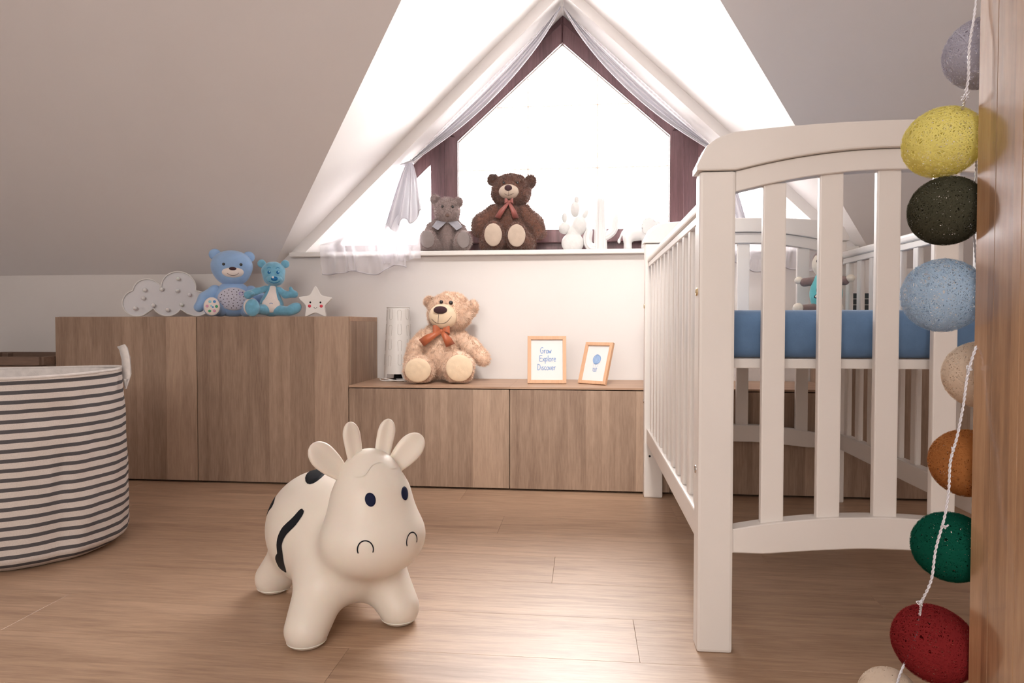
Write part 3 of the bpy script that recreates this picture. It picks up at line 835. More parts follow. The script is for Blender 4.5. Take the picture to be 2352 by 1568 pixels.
for j in range(nz + 1):
    t = j / nz
    for i in range(seg + 1):
        a = 2*PI*i/seg - PI
        r = brad(a if i < seg else -PI, t)
        if t > 0.97: r += 0.004 * math.sin((t-0.97)/0.03*PI)
        zz = t * H_ + 0.004 * math.sin(a*2 + 0.6) * t + 0.001
        V.append((r*math.cos(a), r*math.sin(a), zz)); UV.append((i/seg, t + 0.004*math.sin(3*a+1)))
for j in range(nz):
    for i in range(seg): Q.append((j*(seg+1)+i, j*(seg+1)+i+1, (j+1)*(seg+1)+i+1, (j+1)*(seg+1)+i))
me = np_mesh('striped_body', V, Q)
uvl = me.uv_layers.new(name='UVMap'); li = np.zeros(len(me.loops), dtype=np.int32); me.loops.foreach_get('vertex_index', li)
uvl.data.foreach_set('uv', np.array(UV, dtype=np.float32)[li].ravel())
link('striped_body', me, M['stripe'], bk, True)
lathe('lining', [(0.0, 0.006), (0.18, 0.006), (0.205, 0.05), (0.210, 0.30), (0.218, H_ - 0.03), (0.226, H_ - 0.004)], M['lining'], bk, 96)
ring = [(0.229*math.cos(a), 0.229*math.sin(a), H_ + 0.004*math.sin(a*2+0.6)) for a in np.linspace(0, 2*PI, 97)[:-1]]
tube('rim', ring, 0.0042, M['lining'], bk, 8, True)
def strap(ang):
    P0 = Vector((0.233*math.cos(ang), 0.233*math.sin(ang), 0)); rad = Vector((math.cos(ang), math.sin(ang), 0)); tan = Vector((-rad.y, rad.x, 0))
    V = []; Q = []
    prof = [(-0.055, H_-0.055, 0.004), (-0.05, H_-0.02, 0.006), (-0.038, H_+0.03, 0.004), (-0.022, H_+0.058, -0.002), (0.0, H_+0.068, -0.008), (0.022, H_+0.058, -0.002), (0.038, H_+0.03, 0.004), (0.05, H_-0.02, 0.006), (0.055, H_-0.055, 0.004)]
    n = len(prof)
    for i, (tx, z, ro) in enumerate(prof):
        nx_ = prof[min(i+1, n-1)]; pv = prof[max(i-1, 0)]
        d = Vector((nx_[0]-pv[0], nx_[1]-pv[1])).normalized(); nrm = Vector((-d.y, d.x))
        for sgn in (-1, 1):
            q = Vector((tx, z)) 
            for th in (0, 0.003):
                p = P0 + tan * (tx + nrm.x*0.010*sgn*0.35) + rad * (ro + th + 0.010*sgn*0.9*(1 if 0.0 < i < n-1 else 0.15)) + Vector((0, 0, z + nrm.y*0.010*sgn*0.35))
                V.append(p)
    for i in range(n-1):
        a = i*4; b = a + 4
        for (p, q) in ((0, 2), (2, 3), (3, 1), (1, 0)): Q.append((a+p, a+q, b+q, b+p))
    Q.append((0, 1, 3, 2)); Q.append(((n-1)*4, (n-1)*4+2, (n-1)*4+3, (n-1)*4+1))
    return link('handle', np_mesh('handle', [tuple(v) for v in V], Q), M['lining'], bk, True)
strap(math.radians(34)); strap(math.radians(214))

# ------------------------------------------------------------------ hopping cow
cow = thing('hopper_cow', 'cream rubber hopping cow with dark spots standing on the floor', 'toy cow', (-0.497, 1.425, 0), math.radians(38))
cp = [E_((-0.026, 0.095, 0.163), (0.134, 0.165, 0.130)), E_((-0.022, -0.015, 0.132), (0.114, 0.115, 0.098))]
# head: wide low muzzle narrowing to the crown (front is -y)
head = [E_((0, -0.122, 0.195), (0.107, 0.092, 0.080)), E_((0, -0.112, 0.262), (0.084, 0.074, 0.085)), E_((0, -0.100, 0.325), (0.050, 0.044, 0.045))]
legs = [K_((0.045, -0.060, 0.085), (0.062, -0.105, 0.032), 0.052, 0.042), K_((-0.090, -0.060, 0.085), (-0.130, -0.105, 0.032), 0.052, 0.043),
        K_((0.050, 0.18, 0.085), (0.085, 0.215, 0.032), 0.052, 0.042), K_((-0.090, 0.17, 0.085), (-0.122, 0.205, 0.032), 0.052, 0.042)]
cowb = blob('body', cp + legs + head, M['rubber'], cow, k=0.030, res=0.0050, floor_z=0.001)
def paddle(name, p0, p1, w0, w1, th, nrm, mat_, par):
    """flattened leaf-shaped ear or horn"""
    p0 = Vector(p0); p1 = Vector(p1); ax = (p1 - p0); L = ax.length; ax.normalize(); nrm = Vector(nrm); nrm = (nrm - ax*nrm.dot(ax)).normalized(); side = ax.cross(nrm)
    V = []; Q = []; n = 22; sg = 20
    for i in range(n + 1):
        t = i / n; t = 0.66 * t / 0.5 if t < 0.5 else 0.66 + 0.34 * math.sin((t - 0.5) / 0.5 * PI / 2)
        if t < 0.66: ww = w0 + (w1 - w0) * (math.sin(t/0.66*PI/2))**1.4
        else: ww = w1 * math.sqrt(max(0, 1 - ((t-0.66)/0.34)**2))
        ww = max(ww, 0.0004); tt = th * min(1, ww / w1 * 1.15 + (0.35 if t < 0.2 else 0)) 
        c = p0 + ax * (L * t)
        for k in range(sg):
            a = 2*PI*k/sg
            x = ww * math.cos(a); y = tt * math.sin(a)
            if math.sin(a) > 0: y *= (0.35 + 0.65 * abs(math.cos(a))**1.5) if t > 0.08 else 1   # hollow on the front
            V.append(c + side * x + nrm * y)
    for i in range(n):
        for k in range(sg):
            l = (k+1) % sg; Q.append((i*sg+k, (i+1)*sg+k, (i+1)*sg+l, i*sg+l))
    me = np_mesh(name, [tuple(v) for v in V], Q)
    return link(name, me, mat_, par, True)
paddle('horn', (-0.026, -0.098, 0.340), (-0.042, -0.104, 0.428), 0.015, 0.0185, 0.012, (0.15, -1, 0.1), M['rubber'], cow)
paddle('horn', (0.026, -0.098, 0.340), (0.042, -0.104, 0.428), 0.015, 0.0185, 0.012, (-0.15, -1, 0.1), M['rubber'], cow)
paddle('ear', (-0.042, -0.092, 0.312), (-0.118, -0.098, 0.387), 0.014, 0.027, 0.012, (0.2, -1, 0.25), M['rubber'], cow)
paddle('ear', (0.042, -0.092, 0.312), (0.118, -0.098, 0.387), 0.014, 0.027, 0.012, (-0.2, -1, 0.25), M['rubber'], cow)
F_ = (0, 1, 0)
for s in (-1, 1):
    disc('eye', cowb, (0.011 + s*0.0375, -0.25, 0.286), F_, (1, 0, 0), 0.0095, 0.0125, M['navy'], cow, 0.0009)
    stroke('nostril', cowb, [(0.001 + s*0.047 + 0.0135*math.cos(a), -0.25, 0.200 + 0.016*math.sin(a) + (0 if 0 < math.sin(a) else 0)) for a in np.linspace(PI*1.13, -0.13*PI, 12)], F_, 0.0022, M['black'], cow, 0.0009, sub=3)
# fringe of moulded hair over the forehead
fr = []
stroke('fringe', cowb, [(-0.046, -0.2, 0.327), (-0.03, -0.2, 0.329), (-0.012, -0.2, 0.345), (0.008, -0.2, 0.349), (0.026, -0.2, 0.336), (0.044, -0.2, 0.334)], F_, 0.0028, M['rubber'], cow, 0.0016, sub=6)
# dark spots
sd = Vector((1, 0.75, 0)).normalized()
stroke('spot', cowb, [Vector(p) - sd*0.25 + Vector((0, 0.012, 0)) for p in ((-0.13, -0.028, 0.236), (-0.14, -0.020, 0.214), (-0.15, 0.002, 0.190), (-0.15, 0.016, 0.165), (-0.15, 0.014, 0.140), (-0.15, 0.022, 0.120), (-0.15, 0.022, 0.100))], sd, [0.014, 0.019, 0.020, 0.019, 0.024, 0.042, 0.032], M['black'], cow, 0.0009, sub=5, across=6)
disc('spot', cowb, (-0.035, 0.120, 0.4), (0, 0, -1), (0.5, 1, 0), 0.072, 0.030, M['black'], cow, 0.0009, shape=lambda a: 1 + 0.18*math.sin(2*a+1))
disc('spot', cowb, (-0.24, 0.19, 0.30), (0.75, -0.2, -0.6), (0.2, 1, 0), 0.045, 0.022, M['black'], cow, 0.0009, shape=lambda a: 1 + 0.15*math.sin(3*a))
stroke('spot', cowb, [(0.2, 0.03, 0.24), (0.2, 0.06, 0.20), (0.2, 0.07, 0.16), (0.2, 0.05, 0.12)], (-1, 0, 0), [0.02, 0.026, 0.03, 0.024], M['black'], cow, 0.0009, sub=5, across=6)
for (x, y) in ((0.062, -0.105), (-0.130, -0.105), (0.085, 0.215), (-0.122, 0.205)):
    ringp = [(x + 0.0375*math.cos(a), y + 0.0375*math.sin(a), 0.010) for a in np.linspace(0, 2*PI, 33)[:-1]]
    S_ = [tuple((lambda h: h[0] + h[1]*0.0004)(cowb.bvh.find_nearest(Vector(p)))) for p in ringp]
    tube('sole_seam', S_, 0.0011, M['rubber'], cow, 6, True)

# ------------------------------------------------------------------ plush toys
def facing(x, y, extra=0.0): return math.atan2(-x, y) + extra
def bow(parent, c, m, wl, tl, wd, knot=0.008):
    x, y, z = c
    for s in (-1, 1):
        V = []
        # loop: a folded band from the knot out and back
        pts = [(x, y, z), (x + s*wl*0.5, y - 0.012, z + wd*0.35), (x + s*wl, y - 0.006, z + wd*0.1), (x + s*wl*0.55, y + 0.004, z - wd*0.1), (x + s*0.004, y + 0.002, z)]
        R = [];
        n = 0; Q = []
        P = []
        for i, p in enumerate(pts):
            hgt = (0.25, 0.8, 1.0, 0.8, 0.25)[i] * wd
            P.append((p[0], p[1], p[2] + hgt*0.5)); P.append((p[0], p[1] - 0.002, p[2] - hgt*0.5))
        for i in range(len(pts)-1): Q.append((2*i, 2*i+1, 2*i+3, 2*i+2))
        o = link('bow_loop', np_mesh('bow_loop', P, Q), m, parent, True)
        md = o.modifiers.new('s', 'SOLIDIFY'); md.thickness = 0.001; md2 = o.modifiers.new('b', 'SUBSURF'); md2.levels = 2; md2.render_levels = 2
        P = []; Q = []; tl_ = tl; tq = tl_[0] if s < 0 else tl_[1]
        for i, t in enumerate((0, 0.33, 0.66, 1.0)):
            cx = x + s * tq[0] * t; cz = z - tq[1] * t; yy = y - 0.006 - 0.008*math.sin(t*PI)
            ww = wd * (0.3 + 0.75*t)
            dx, dz = -tq[1]*s, -tq[0]; L = math.hypot(dx, dz); dx, dz = dx/L, dz/L
            e = 0.012*s if i == 3 else 0
            P.append((cx - dx*ww*0.5, yy, cz - dz*ww*0.5 - (0.010 if i == 3 else 0))); P.append((cx + dx*ww*0.5, yy - 0.002, cz + dz*ww*0.5))
        for i in range(3): Q.append((2*i, 2*i+1, 2*i+3, 2*i+2))
        o = link('bow_tail', np_mesh('bow_tail', P, Q), m, parent, False)
        md = o.modifiers.new('s', 'SOLIDIFY'); md.thickness = 0.001
    blob('bow_knot', [E_((x, y - 0.004, z), (knot, knot*0.8, knot*1.1))], m, parent, res=0.002)
def fibre(c, area_): return int(c * area_)

def fur_bear(name, label, cat, loc, rot, base, dark, d):
    t = thing(name, label, cat, loc, rot, d.get('group'))
    m = M[base]; den = d['fur']; L = d['len']; W = d['wid']; cu = d['curl']; bp = d['bump']
    def fb(nm, prims, cnt, k=0.012, res=0.0045):
        return blob(nm, prims, m, t, k, res, 0.0005, (int(cnt*den), L, W, cu), bp, 75)
    body = fb('body', [E_(*e) for e in d['body']], 9000, 0.03)
    hd = fb('head', [E_(*e) for e in d['head']], 8000, 0.02)
    for e in d['ears']: fb('ear', [E_(*e)], 1500, res=0.0035)
    for a in d['arms']: fb('arm', [K_(*c) for c in a], 3500, 0.02)
    for a in d['legs']: 
        fb('leg', [K_(*c) if len(c) == 4 else E_(*c) for c in a], 3800, 0.02)
    for c, r, rt in d['pads']:
        blob('foot_pad', [E_(c, r, rt)], M[d['padm']], t, 0.01, 0.003, None, None, 0.0006, 120)
    if d.get('muzzle'):
        c, r = d['muzzle']; mz = blob('muzzle', [E_(c, r)], M[d['padm']], t, 0.01, 0.003)
    else: mz = hd
    c, r = d['nose']; blob('nose', [E_(c, r)], M[d['nosem']], t, 0.005, 0.0022)
    for c, r in d['eyes']: blob('eye', [E_(c, (r, r*0.8, r))], M['glossblack'], t, 0.005, 0.0018)
    for pts, wdt in d.get('mouth', []): stroke('mouth', mz, pts, (0, 1, 0), wdt, M[d['nosem']], t, 0.0009, sub=4)
    return t
M['beige'] = fabric('beige_plush', srgb(240, 210, 186), 0.10, 70, 0, 300, sheen=0.5)
M['beigepad'] = fabric('beige_velour', srgb(238, 214, 184), 0.05, 50, 0.2, 300, sheen=0.4)
M['nosebrown'] = fabric('brown_felt', srgb(72, 50, 54), 0.1, 90)
M['brownfur'] = fabric('brown_plush', srgb(112, 76, 62), 0.22, 80, 0, 300, sheen=0.6)
M['brownpad'] = fabric('taupe_velour', srgb(190, 172, 156), 0.05, 50, 0.2, 300)
M['greyfur'] = fabric('grey_plush', srgb(158, 140, 136), 0.15, 120, 0, 300, sheen=0.6)
M['greypad'] = fabric('grey_velour', srgb(142, 132, 130), 0.05, 50, 0.2, 300)
M['greynose'] = fabric('grey_brown_felt', srgb(120, 98, 90), 0.1, 90)
M['rust'] = mat('rust_satin', srgb(186, 100, 62), 0.4, 0.5, sheen=0.3)
M['russet'] = mat('russet_satin', srgb(142, 76, 68), 0.4, 0.5, sheen=0.3)
M['greysatin'] = mat('grey_satin', srgb(150, 148, 156), 0.35, 0.5, sheen=0.3)

# large beige bear on the low cabinet
bx, by = -0.585, 2.735
b1 = fur_bear('teddy_bear', 'large beige curly teddy bear with rust bow on the low cabinet', 'teddy bear', (bx, by, LZ + 0.003), facing(bx, by), 'beige', None, dict(
    fur=1.9, len=0.0095, wid=0.0008, curl=0.55, bump=0.0022, padm='beigepad', nosem='nosebrown',
    body=[((0.0, 0, 0.118), (0.084, 0.072, 0.108)), ((0.005, -0.01, 0.185), (0.062, 0.05, 0.05))],
    head=[((0.042, -0.012, 0.283), (0.082, 0.072, 0.075)), ((0.040, -0.02, 0.262), (0.086, 0.066, 0.055))],
    ears=[((0.131, 0.005, 0.292), (0.022, 0.014, 0.036), (0, 14, 0)), ((-0.038, 0.012, 0.318), (0.022, 0.014, 0.026), (0, -30, 0))],
    arms=[[((0.072, -0.01, 0.183), (0.125, -0.02, 0.135), 0.032, 0.033), ((0.125, -0.02, 0.135), (0.172, -0.035, 0.092), 0.033, 0.030)],
          [((-0.060, -0.01, 0.178), (-0.092, -0.03, 0.135), 0.031, 0.030), ((-0.092, -0.03, 0.135), (-0.112, -0.05, 0.09), 0.030, 0.028)]],
    legs=[[((-0.06, -0.03, 0.045), (-0.082, -0.10, 0.052), 0.045, 0.048), ((-0.084, -0.112, 0.054), (0.058, 0.030, 0.054))],
          [((0.055, -0.03, 0.045), (0.074, -0.10, 0.055), 0.045, 0.050), ((0.075, -0.112, 0.062), (0.060, 0.030, 0.062))]],
    pads=[((-0.085, -0.145, 0.053), (0.051, 0.012, 0.047), (0, 0, 0)), ((0.075, -0.145, 0.060), (0.053, 0.012, 0.053), (0, 0, 0))],
    muzzle=((0.014, -0.072, 0.262), (0.058, 0.036, 0.050)), nose=((0.002, -0.107, 0.286), (0.027, 0.010, 0.0155)),
    eyes=[((0.006, -0.079, 0.318), 0.0075), ((0.044, -0.081, 0.315), 0.0085)],
    mouth=[([(-0.004, -0.2, 0.270), (-0.006, -0.2, 0.250), (-0.007, -0.2, 0.235)], 0.0016), ([(-0.032, -0.2, 0.252), (-0.018, -0.2, 0.238), (0.002, -0.2, 0.2325), (0.026, -0.2, 0.239), (0.046, -0.2, 0.262)], 0.0016)]))
bow(b1, (0.006, -0.082, 0.203), M['rust'], 0.040, ((0.078, 0.042), (0.036, 0.052)), 0.040)

# brown bear on the sill
bx, by = -0.328, 2.975
b2 = fur_bear('teddy_bear', 'large dark brown teddy bear with pale muzzle sitting on the window sill', 'teddy bear', (bx, by, SZ), facing(bx, by), 'brownfur', None, dict(
    fur=2.0, len=0.0085, wid=0.0007, curl=0.3, bump=0.0014, padm='brownpad', nosem='nosebrown',
    body=[((0.0, 0, 0.115), (0.080, 0.062, 0.105)), ((0.0, 0, 0.17), (0.062, 0.045, 0.045))],
    head=[((0.010, -0.005, 0.272), (0.084, 0.062, 0.070)), ((0.008, -0.01, 0.250), (0.080, 0.058, 0.052))],
    ears=[((-0.068, 0.0, 0.317), (0.025, 0.013, 0.025)), ((0.092, 0.0, 0.309), (0.026, 0.013, 0.031), (0, 20, 0))],
    arms=[[((-0.062, -0.01, 0.175), (-0.118, -0.02, 0.125), 0.036, 0.038), ((-0.118, -0.02, 0.125), (-0.128, -0.035, 0.10), 0.038, 0.034)],
          [((0.062, -0.01, 0.175), (0.108, -0.02, 0.125), 0.036, 0.037), ((0.108, -0.02, 0.125), (0.128, -0.03, 0.088), 0.037, 0.032)]],
    legs=[[((-0.05, -0.02, 0.04), (-0.066, -0.06, 0.055), 0.042, 0.044), ((-0.066, -0.068, 0.069), (0.047, 0.022, 0.062)), ((-0.095, -0.02, 0.042), (0.03, 0.05, 0.04))],
          [((0.05, -0.02, 0.04), (0.04, -0.06, 0.055), 0.042, 0.044), ((0.033, -0.068, 0.066), (0.045, 0.022, 0.060)), ((0.085, -0.03, 0.042), (0.028, 0.05, 0.042))]],
    pads=[((-0.067, -0.102, 0.066), (0.038, 0.009, 0.049), (0, 0, 0)), ((0.032, -0.102, 0.063), (0.038, 0.009, 0.048), (0, 0, 0))],
    muzzle=((0.0, -0.058, 0.254), (0.044, 0.034, 0.032)), nose=((-0.003, -0.090, 0.265), (0.0165, 0.008, 0.0135)),
    eyes=[((-0.022, -0.063, 0.292), 0.006), ((0.036, -0.063, 0.292), 0.006)],
    mouth=[([(-0.002, -0.2, 0.254), (-0.002, -0.2, 0.232)], 0.0013), ([(-0.020, -0.2, 0.242), (-0.002, -0.2, 0.235), (0.022, -0.2, 0.244)], 0.0013)]))
bow(b2, (0.0, -0.066, 0.208), M['russet'], 0.022, ((0.050, 0.062), (0.030, 0.064)), 0.028)

# grey bear on the sill
bx, by = -0.600, 2.965
b3 = fur_bear('teddy_bear', 'small grey teddy bear with satin scarf sitting at the left end of the sill', 'teddy bear', (bx, by, SZ), facing(bx, by), 'greyfur', None, dict(
    fur=1.3, len=0.0075, wid=0.0006, curl=0.35, bump=0.0012, padm='greypad', nosem='greynose',
    body=[((0.0, 0, 0.075), (0.052, 0.045, 0.070)), ((0.0, 0, 0.12), (0.040, 0.034, 0.03))],
    head=[((0.0, -0.004, 0.190), (0.056, 0.046, 0.052)), ((0.0, -0.02, 0.160), (0.046, 0.045, 0.040))],
    ears=[((-0.052, 0.0, 0.232), (0.022, 0.011, 0.023)), ((0.050, 0.0, 0.224), (0.019, 0.011, 0.021))],
    arms=[[((-0.042, -0.005, 0.128), (-0.066, -0.02, 0.105), 0.021, 0.021), ((-0.066, -0.02, 0.105), (-0.080, -0.03, 0.08), 0.021, 0.019)],
          [((0.040, -0.005, 0.125), (0.060, -0.015, 0.10), 0.021, 0.019), ((0.060, -0.015, 0.10), (0.070, -0.02, 0.078), 0.019, 0.017)]],
    legs=[[((-0.045, -0.01, 0.035), (-0.080, -0.05, 0.045), 0.030, 0.032), ((-0.083, -0.056, 0.052), (0.037, 0.020, 0.045)), ((-0.105, -0.03, 0.028), (0.024, 0.03, 0.026))],
          [((0.045, -0.01, 0.035), (0.066, -0.05, 0.045), 0.030, 0.032), ((0.068, -0.056, 0.052), (0.036, 0.020, 0.044))]],
    pads=[((-0.084, -0.084, 0.050), (0.030, 0.008, 0.037), (0, 0, 0)), ((0.069, -0.084, 0.050), (0.028, 0.008, 0.036), (0, 0, 10))],
    nose=((0.001, -0.064, 0.157), (0.010, 0.006, 0.008)),
    eyes=[((-0.020, -0.050, 0.196), 0.0062), ((0.023, -0.050, 0.196), 0.0062)],
    mouth=[]))
sv = []
for s, tw in ((-1, 0.058), (1, 0.062)):
    prism('scarf_end', [(s*0.002, -0.05, 0.130), (s*0.045, -0.040, 0.137), (s*0.066, -0.060, 0.108), (s*0.040, -0.066, 0.092)], (0, -0.002, 0), M['greysatin'], b3, 0.0005)
tube('scarf_band', [(0.043*math.cos(a), -0.004 + 0.040*math.sin(a), 0.134) for a in np.linspace(0, 2*PI, 25)[:-1]], 0.007, M['greysatin'], b3, 8, True)

# blue plush bears on the tall cabinet
M['blue'] = fabric('blue_velour', srgb(150, 184, 226), 0.05, 40, 0.2, 250, sheen=0.5)
M['cream'] = fabric('cream_velour', srgb(238, 226, 220), 0.03, 40, 0.1, 300)
M['cyan'] = fabric('sky_plush', srgb(116, 176, 204), 0.12, 60, 0.5, 200, sheen=0.6)
M['deepblue'] = mat('deep_blue_print', srgb(0, 104, 168), 0.2)
M['lightblue'] = mat('light_blue_print', srgb(150, 205, 228), 0.3)
M['mesh'] = fabric('pale_grey_mesh', srgb(206, 204, 218), 0.08, 200, 0.3, 600)
M['dot'] = mat('dark_dots', srgb(70, 58, 72), 0.6)
M['violet'] = mat('violet_print', srgb(140, 120, 190), 0.5)
dotc = [mat('dot_pink', srgb(222, 160, 190), .6), mat('dot_green', srgb(70, 170, 120), .6), mat('dot_blue', srgb(84, 150, 210), .6), mat('dot_sky', srgb(150, 210, 220), .6)]
bx, by = -1.425, 2.655
k = 1.035
bb = thing('plush_bear', 'larger light blue plush bear with round dotted belly on the tall cabinet', 'plush bear', (bx, by, TZ), facing(bx, by))
hb = blob('head', [E_((-0.004, 0, 0.198), (0.078, 0.060, 0.062)), E_((-0.004, -0.004, 0.216), (0.074, 0.055, 0.053)), E_((-0.002, -0.004, 0.165), (0.056, 0.05, 0.038))], M['blue'], bb, 0.02, 0.004)
bo = blob('body', [E_((0, 0, 0.066), (0.083, 0.058, 0.066)), E_((0, 0, 0.10), (0.058, 0.045, 0.045))], M['blue'], bb, 0.02, 0.004)
for s, c in ((-1, (-0.067, 0.0, 0.252)), (1, (0.061, 0.0, 0.246))):
    e = blob('ear', [E_(c, (0.0235, 0.012, 0.0225), (0, s*25, 0))], M['blue'], bb, 0.01, 0.0025)
blob('arm', [K_((-0.068, -0.005, 0.105), (-0.103, -0.015, 0.072), 0.024, 0.025), K_((-0.103, -0.015, 0.072), (-0.126, -0.03, 0.038), 0.025, 0.020)], M['blue'], bb, 0.015, 0.004)
blob('arm', [K_((0.068, -0.005, 0.105), (0.100, -0.01, 0.075), 0.024, 0.024), K_((0.100, -0.01, 0.075), (0.124, -0.02, 0.052), 0.024, 0.018)], M['blue'], bb, 0.015, 0.004)
dots = [(0.0, 0.6), (1.0, 0.62), (2.0, 0.66), (3.0, 0.6), (4.1, 0.62), (5.2, 0.6), (0.5, 0.15), (3.4, 0.1)]
for s, cx in ((-1, -0.078), (1, 0.066)):
    blob('leg', [K_((s*0.05, -0.02, 0.03), (cx, -0.060, 0.036), 0.030, 0.026), E_((cx, -0.07, 0.040), (0.032, 0.014, 0.038))], M['blue'], bb, 0.015, 0.004)
    pd = blob('foot_pad', [E_((cx, -0.0865, 0.040), (0.030, 0.008, 0.036))], M['cream'], bb, 0.01, 0.0025)
    for i, (a, r) in enumerate(dots):
        rr = 0.0055 if r > 0.3 else 0.0035
        disc('pad_dot', pd, (cx + 0.027*r*math.cos(a+s), -0.15, 0.040 + 0.034*r*math.sin(a+s)), (0, 1, 0), (1, 0, 0), rr, rr, dotc[(i + (2 if s > 0 else 0)) % 4], bb, 0.0007, seg=14, rings=2)
bp = disc('belly_panel', bo, (0.002, -0.15, 0.072), (0, 1, 0), (1, 0, 0), 0.060, 0.045, M['mesh'], bb, 0.0022, seg=40, rings=8)
bpb = Blob(); me_ = bp.data; bpb.bvh = BVHTree.FromPolygons([v.co.copy() for v in me_.vertices], [tuple(p.vertices) for p in me_.polygons])
parts_ = []
dp = []
for ring_i, (rr_, n) in enumerate(((0.15, 4), (0.42, 9), (0.66, 13), (0.86, 17))):
    for q in range(n):
        a = 2*PI*q/n + ring_i*0.4
        x, z_ = 0.002 + 0.058*rr_*math.cos(a), 0.072 + 0.043*rr_*math.sin(a)
        if (x - 0.028)**2 + (z_ - 0.094)**2 < 0.009**2: continue
        o = disc('belly_hole', bpb, (x, -0.15, z_), (0, 1, 0), (1, 0, 0), 0.0019 + 0.0006*random.random(), 0.0019, M['dot'], bb, 0.0007, seg=8, rings=1)
stroke('belly_ring', bpb, [(0.029 + 0.0075*math.cos(a), -0.15, 0.093 + 0.0058*math.sin(a)) for a in np.linspace(0, 2*PI, 17)], (0, 1, 0), 0.0018, M['violet'], bb, 0.0008, sub=2)
mz = blob('muzzle', [E_((-0.001, -0.046, 0.180), (0.042, 0.022, 0.0255))], M['cream'], bb, 0.01, 0.0025)
blob('nose', [E_((-0.001, -0.066, 0.1915), (0.0145, 0.005, 0.0072))], M['nosebrown'], bb, 0.01, 0.0018)
stroke('mouth', mz, [(-0.022, -0.2, 0.174), (-0.012, -0.2, 0.167), (0, -0.2, 0.165), (0.012, -0.2, 0.1675), (0.022, -0.2, 0.176)], (0, 1, 0), 0.0014, M['nosebrown'], bb, 0.0008, sub=4)
for x in (-0.034, 0.030): blob('eye', [E_((x, -0.0585, 0.209), (0.0060, 0.0050, 0.0060))], M['glossblack'], bb, 0.01, 0.0014)

bx, by = -1.245, 2.62
sbb = thing('plush_bear', 'smaller sky blue plush bear with white belly sitting beside the star lamp', 'plush bear', (bx, by, TZ), facing(bx, by))
hd = blob('head', [E_((0.008, 0, 0.182), (0.046, 0.040, 0.038)), E_((0.010, -0.006, 0.152), (0.040, 0.040, 0.030))], M['cyan'], sbb, 0.015, 0.0035, bump=0.0006)
for s, x, z in ((-1, -0.036, 0.211), (1, 0.053, 0.212)): blob('ear', [E_((x, 0, z), (0.0165, 0.008, 0.0165))], M['cyan'], sbb, 0.01, 0.0022)
bd = blob('body', [E_((0, 0, 0.046), (0.046, 0.040, 0.046)), E_((0.003, 0, 0.098), (0.026, 0.022, 0.034))], M['cyan'], sbb, 0.025, 0.0035, bump=0.0006)
def pear(a):
    return 1.0
disc('belly_patch', bd, (-0.002, -0.12, 0.047), (0, 1, 0), (1, 0, 0), 0.0335, 0.030, M['cream'], sbb, 0.0018, seg=32, rings=6)
stroke('belly_patch', bd, [(-0.001, -0.12, 0.060), (0.0015, -0.12, 0.082), (0.004, -0.12, 0.104), (0.005, -0.12, 0.122)], (0, 1, 0), [0.058, 0.036, 0.024, 0.019], M['cream'], sbb, 0.0018, across=6)
stroke('navel', bd, [(-0.008, -0.12, 0.050), (-0.002, -0.12, 0.053), (0.004, -0.12, 0.050)], (0, 1, 0), 0.0016, M['deepblue'], sbb, 0.003)
blob('arm', [K_((-0.020, -0.005, 0.112), (-0.056, -0.02, 0.100), 0.013, 0.012), K_((-0.056, -0.02, 0.100), (-0.086, -0.035, 0.085), 0.012, 0.017), K_((-0.080, -0.04, 0.088), (-0.070, -0.055, 0.090), 0.007, 0.007)], M['cyan'], sbb, 0.01, 0.003, bump=0.0005)
blob('arm', [K_((0.028, -0.005, 0.108), (0.052, -0.015, 0.088), 0.013, 0.013), K_((0.052, -0.015, 0.088), (0.086, -0.03, 0.090), 0.013, 0.015), K_((0.078, -0.03, 0.092), (0.072, -0.034, 0.114), 0.008, 0.0065)], M['cyan'], sbb, 0.01, 0.003, bump=0.0005)
blob('leg', [K_((-0.022, -0.02, 0.028), (-0.060, -0.060, 0.028), 0.022, 0.018), E_((-0.070, -0.085, 0.034), (0.027, 0.018, 0.034))], M['cyan'], sbb, 0.01, 0.003, bump=0.0005)
blob('leg', [K_((0.022, -0.02, 0.026), (0.060, -0.045, 0.022), 0.022, 0.018), E_((0.083, -0.055, 0.031), (0.032, 0.020, 0.022), (0, -32, 0))], M['cyan'], sbb, 0.01, 0.003, bump=0.0005)
mz = blob('muzzle', [E_((0.010, -0.034, 0.146), (0.032, 0.018, 0.019))], M['cyan'], sbb, 0.01, 0.0025)
blob('nose', [E_((0.011, -0.053, 0.149), (0.013, 0.006, 0.009))], M['deepblue'], sbb, 0.01, 0.0016)
disc('nose_shine', mz, (0.006, -0.1, 0.152), (0, 1, 0), (1, 0, 0), 0.004, 0.0028, M['white'], sbb, 0.0078, seg=10, rings=1)
stroke('mouth', mz, [(-0.010, -0.2, 0.140), (0.002, -0.2, 0.134), (0.011, -0.2, 0.133), (0.022, -0.2, 0.135), (0.031, -0.2, 0.142)], (0, 1, 0), 0.0016, M['deepblue'], sbb, 0.001)
for x in (-0.008, 0.024):
    disc('eye', hd, (x, -0.1, 0.175), (0, 1, 0), (1, 0, 0), 0.0062, 0.0066, M['deepblue'], sbb, 0.0012, seg=16, rings=2)
    disc('eye_shine', hd, (x + 0.002, -0.1, 0.177), (0, 1, 0), (1, 0, 0), 0.0026, 0.0026, M['lightblue'], sbb, 0.002, seg=10, rings=1)
    stroke('eyebrow', hd, [(x - 0.008, -0.1, 0.190), (x, -0.1, 0.194), (x + 0.007, -0.1, 0.191)], (0, 1, 0), 0.0016, M['deepblue'], sbb, 0.0012)

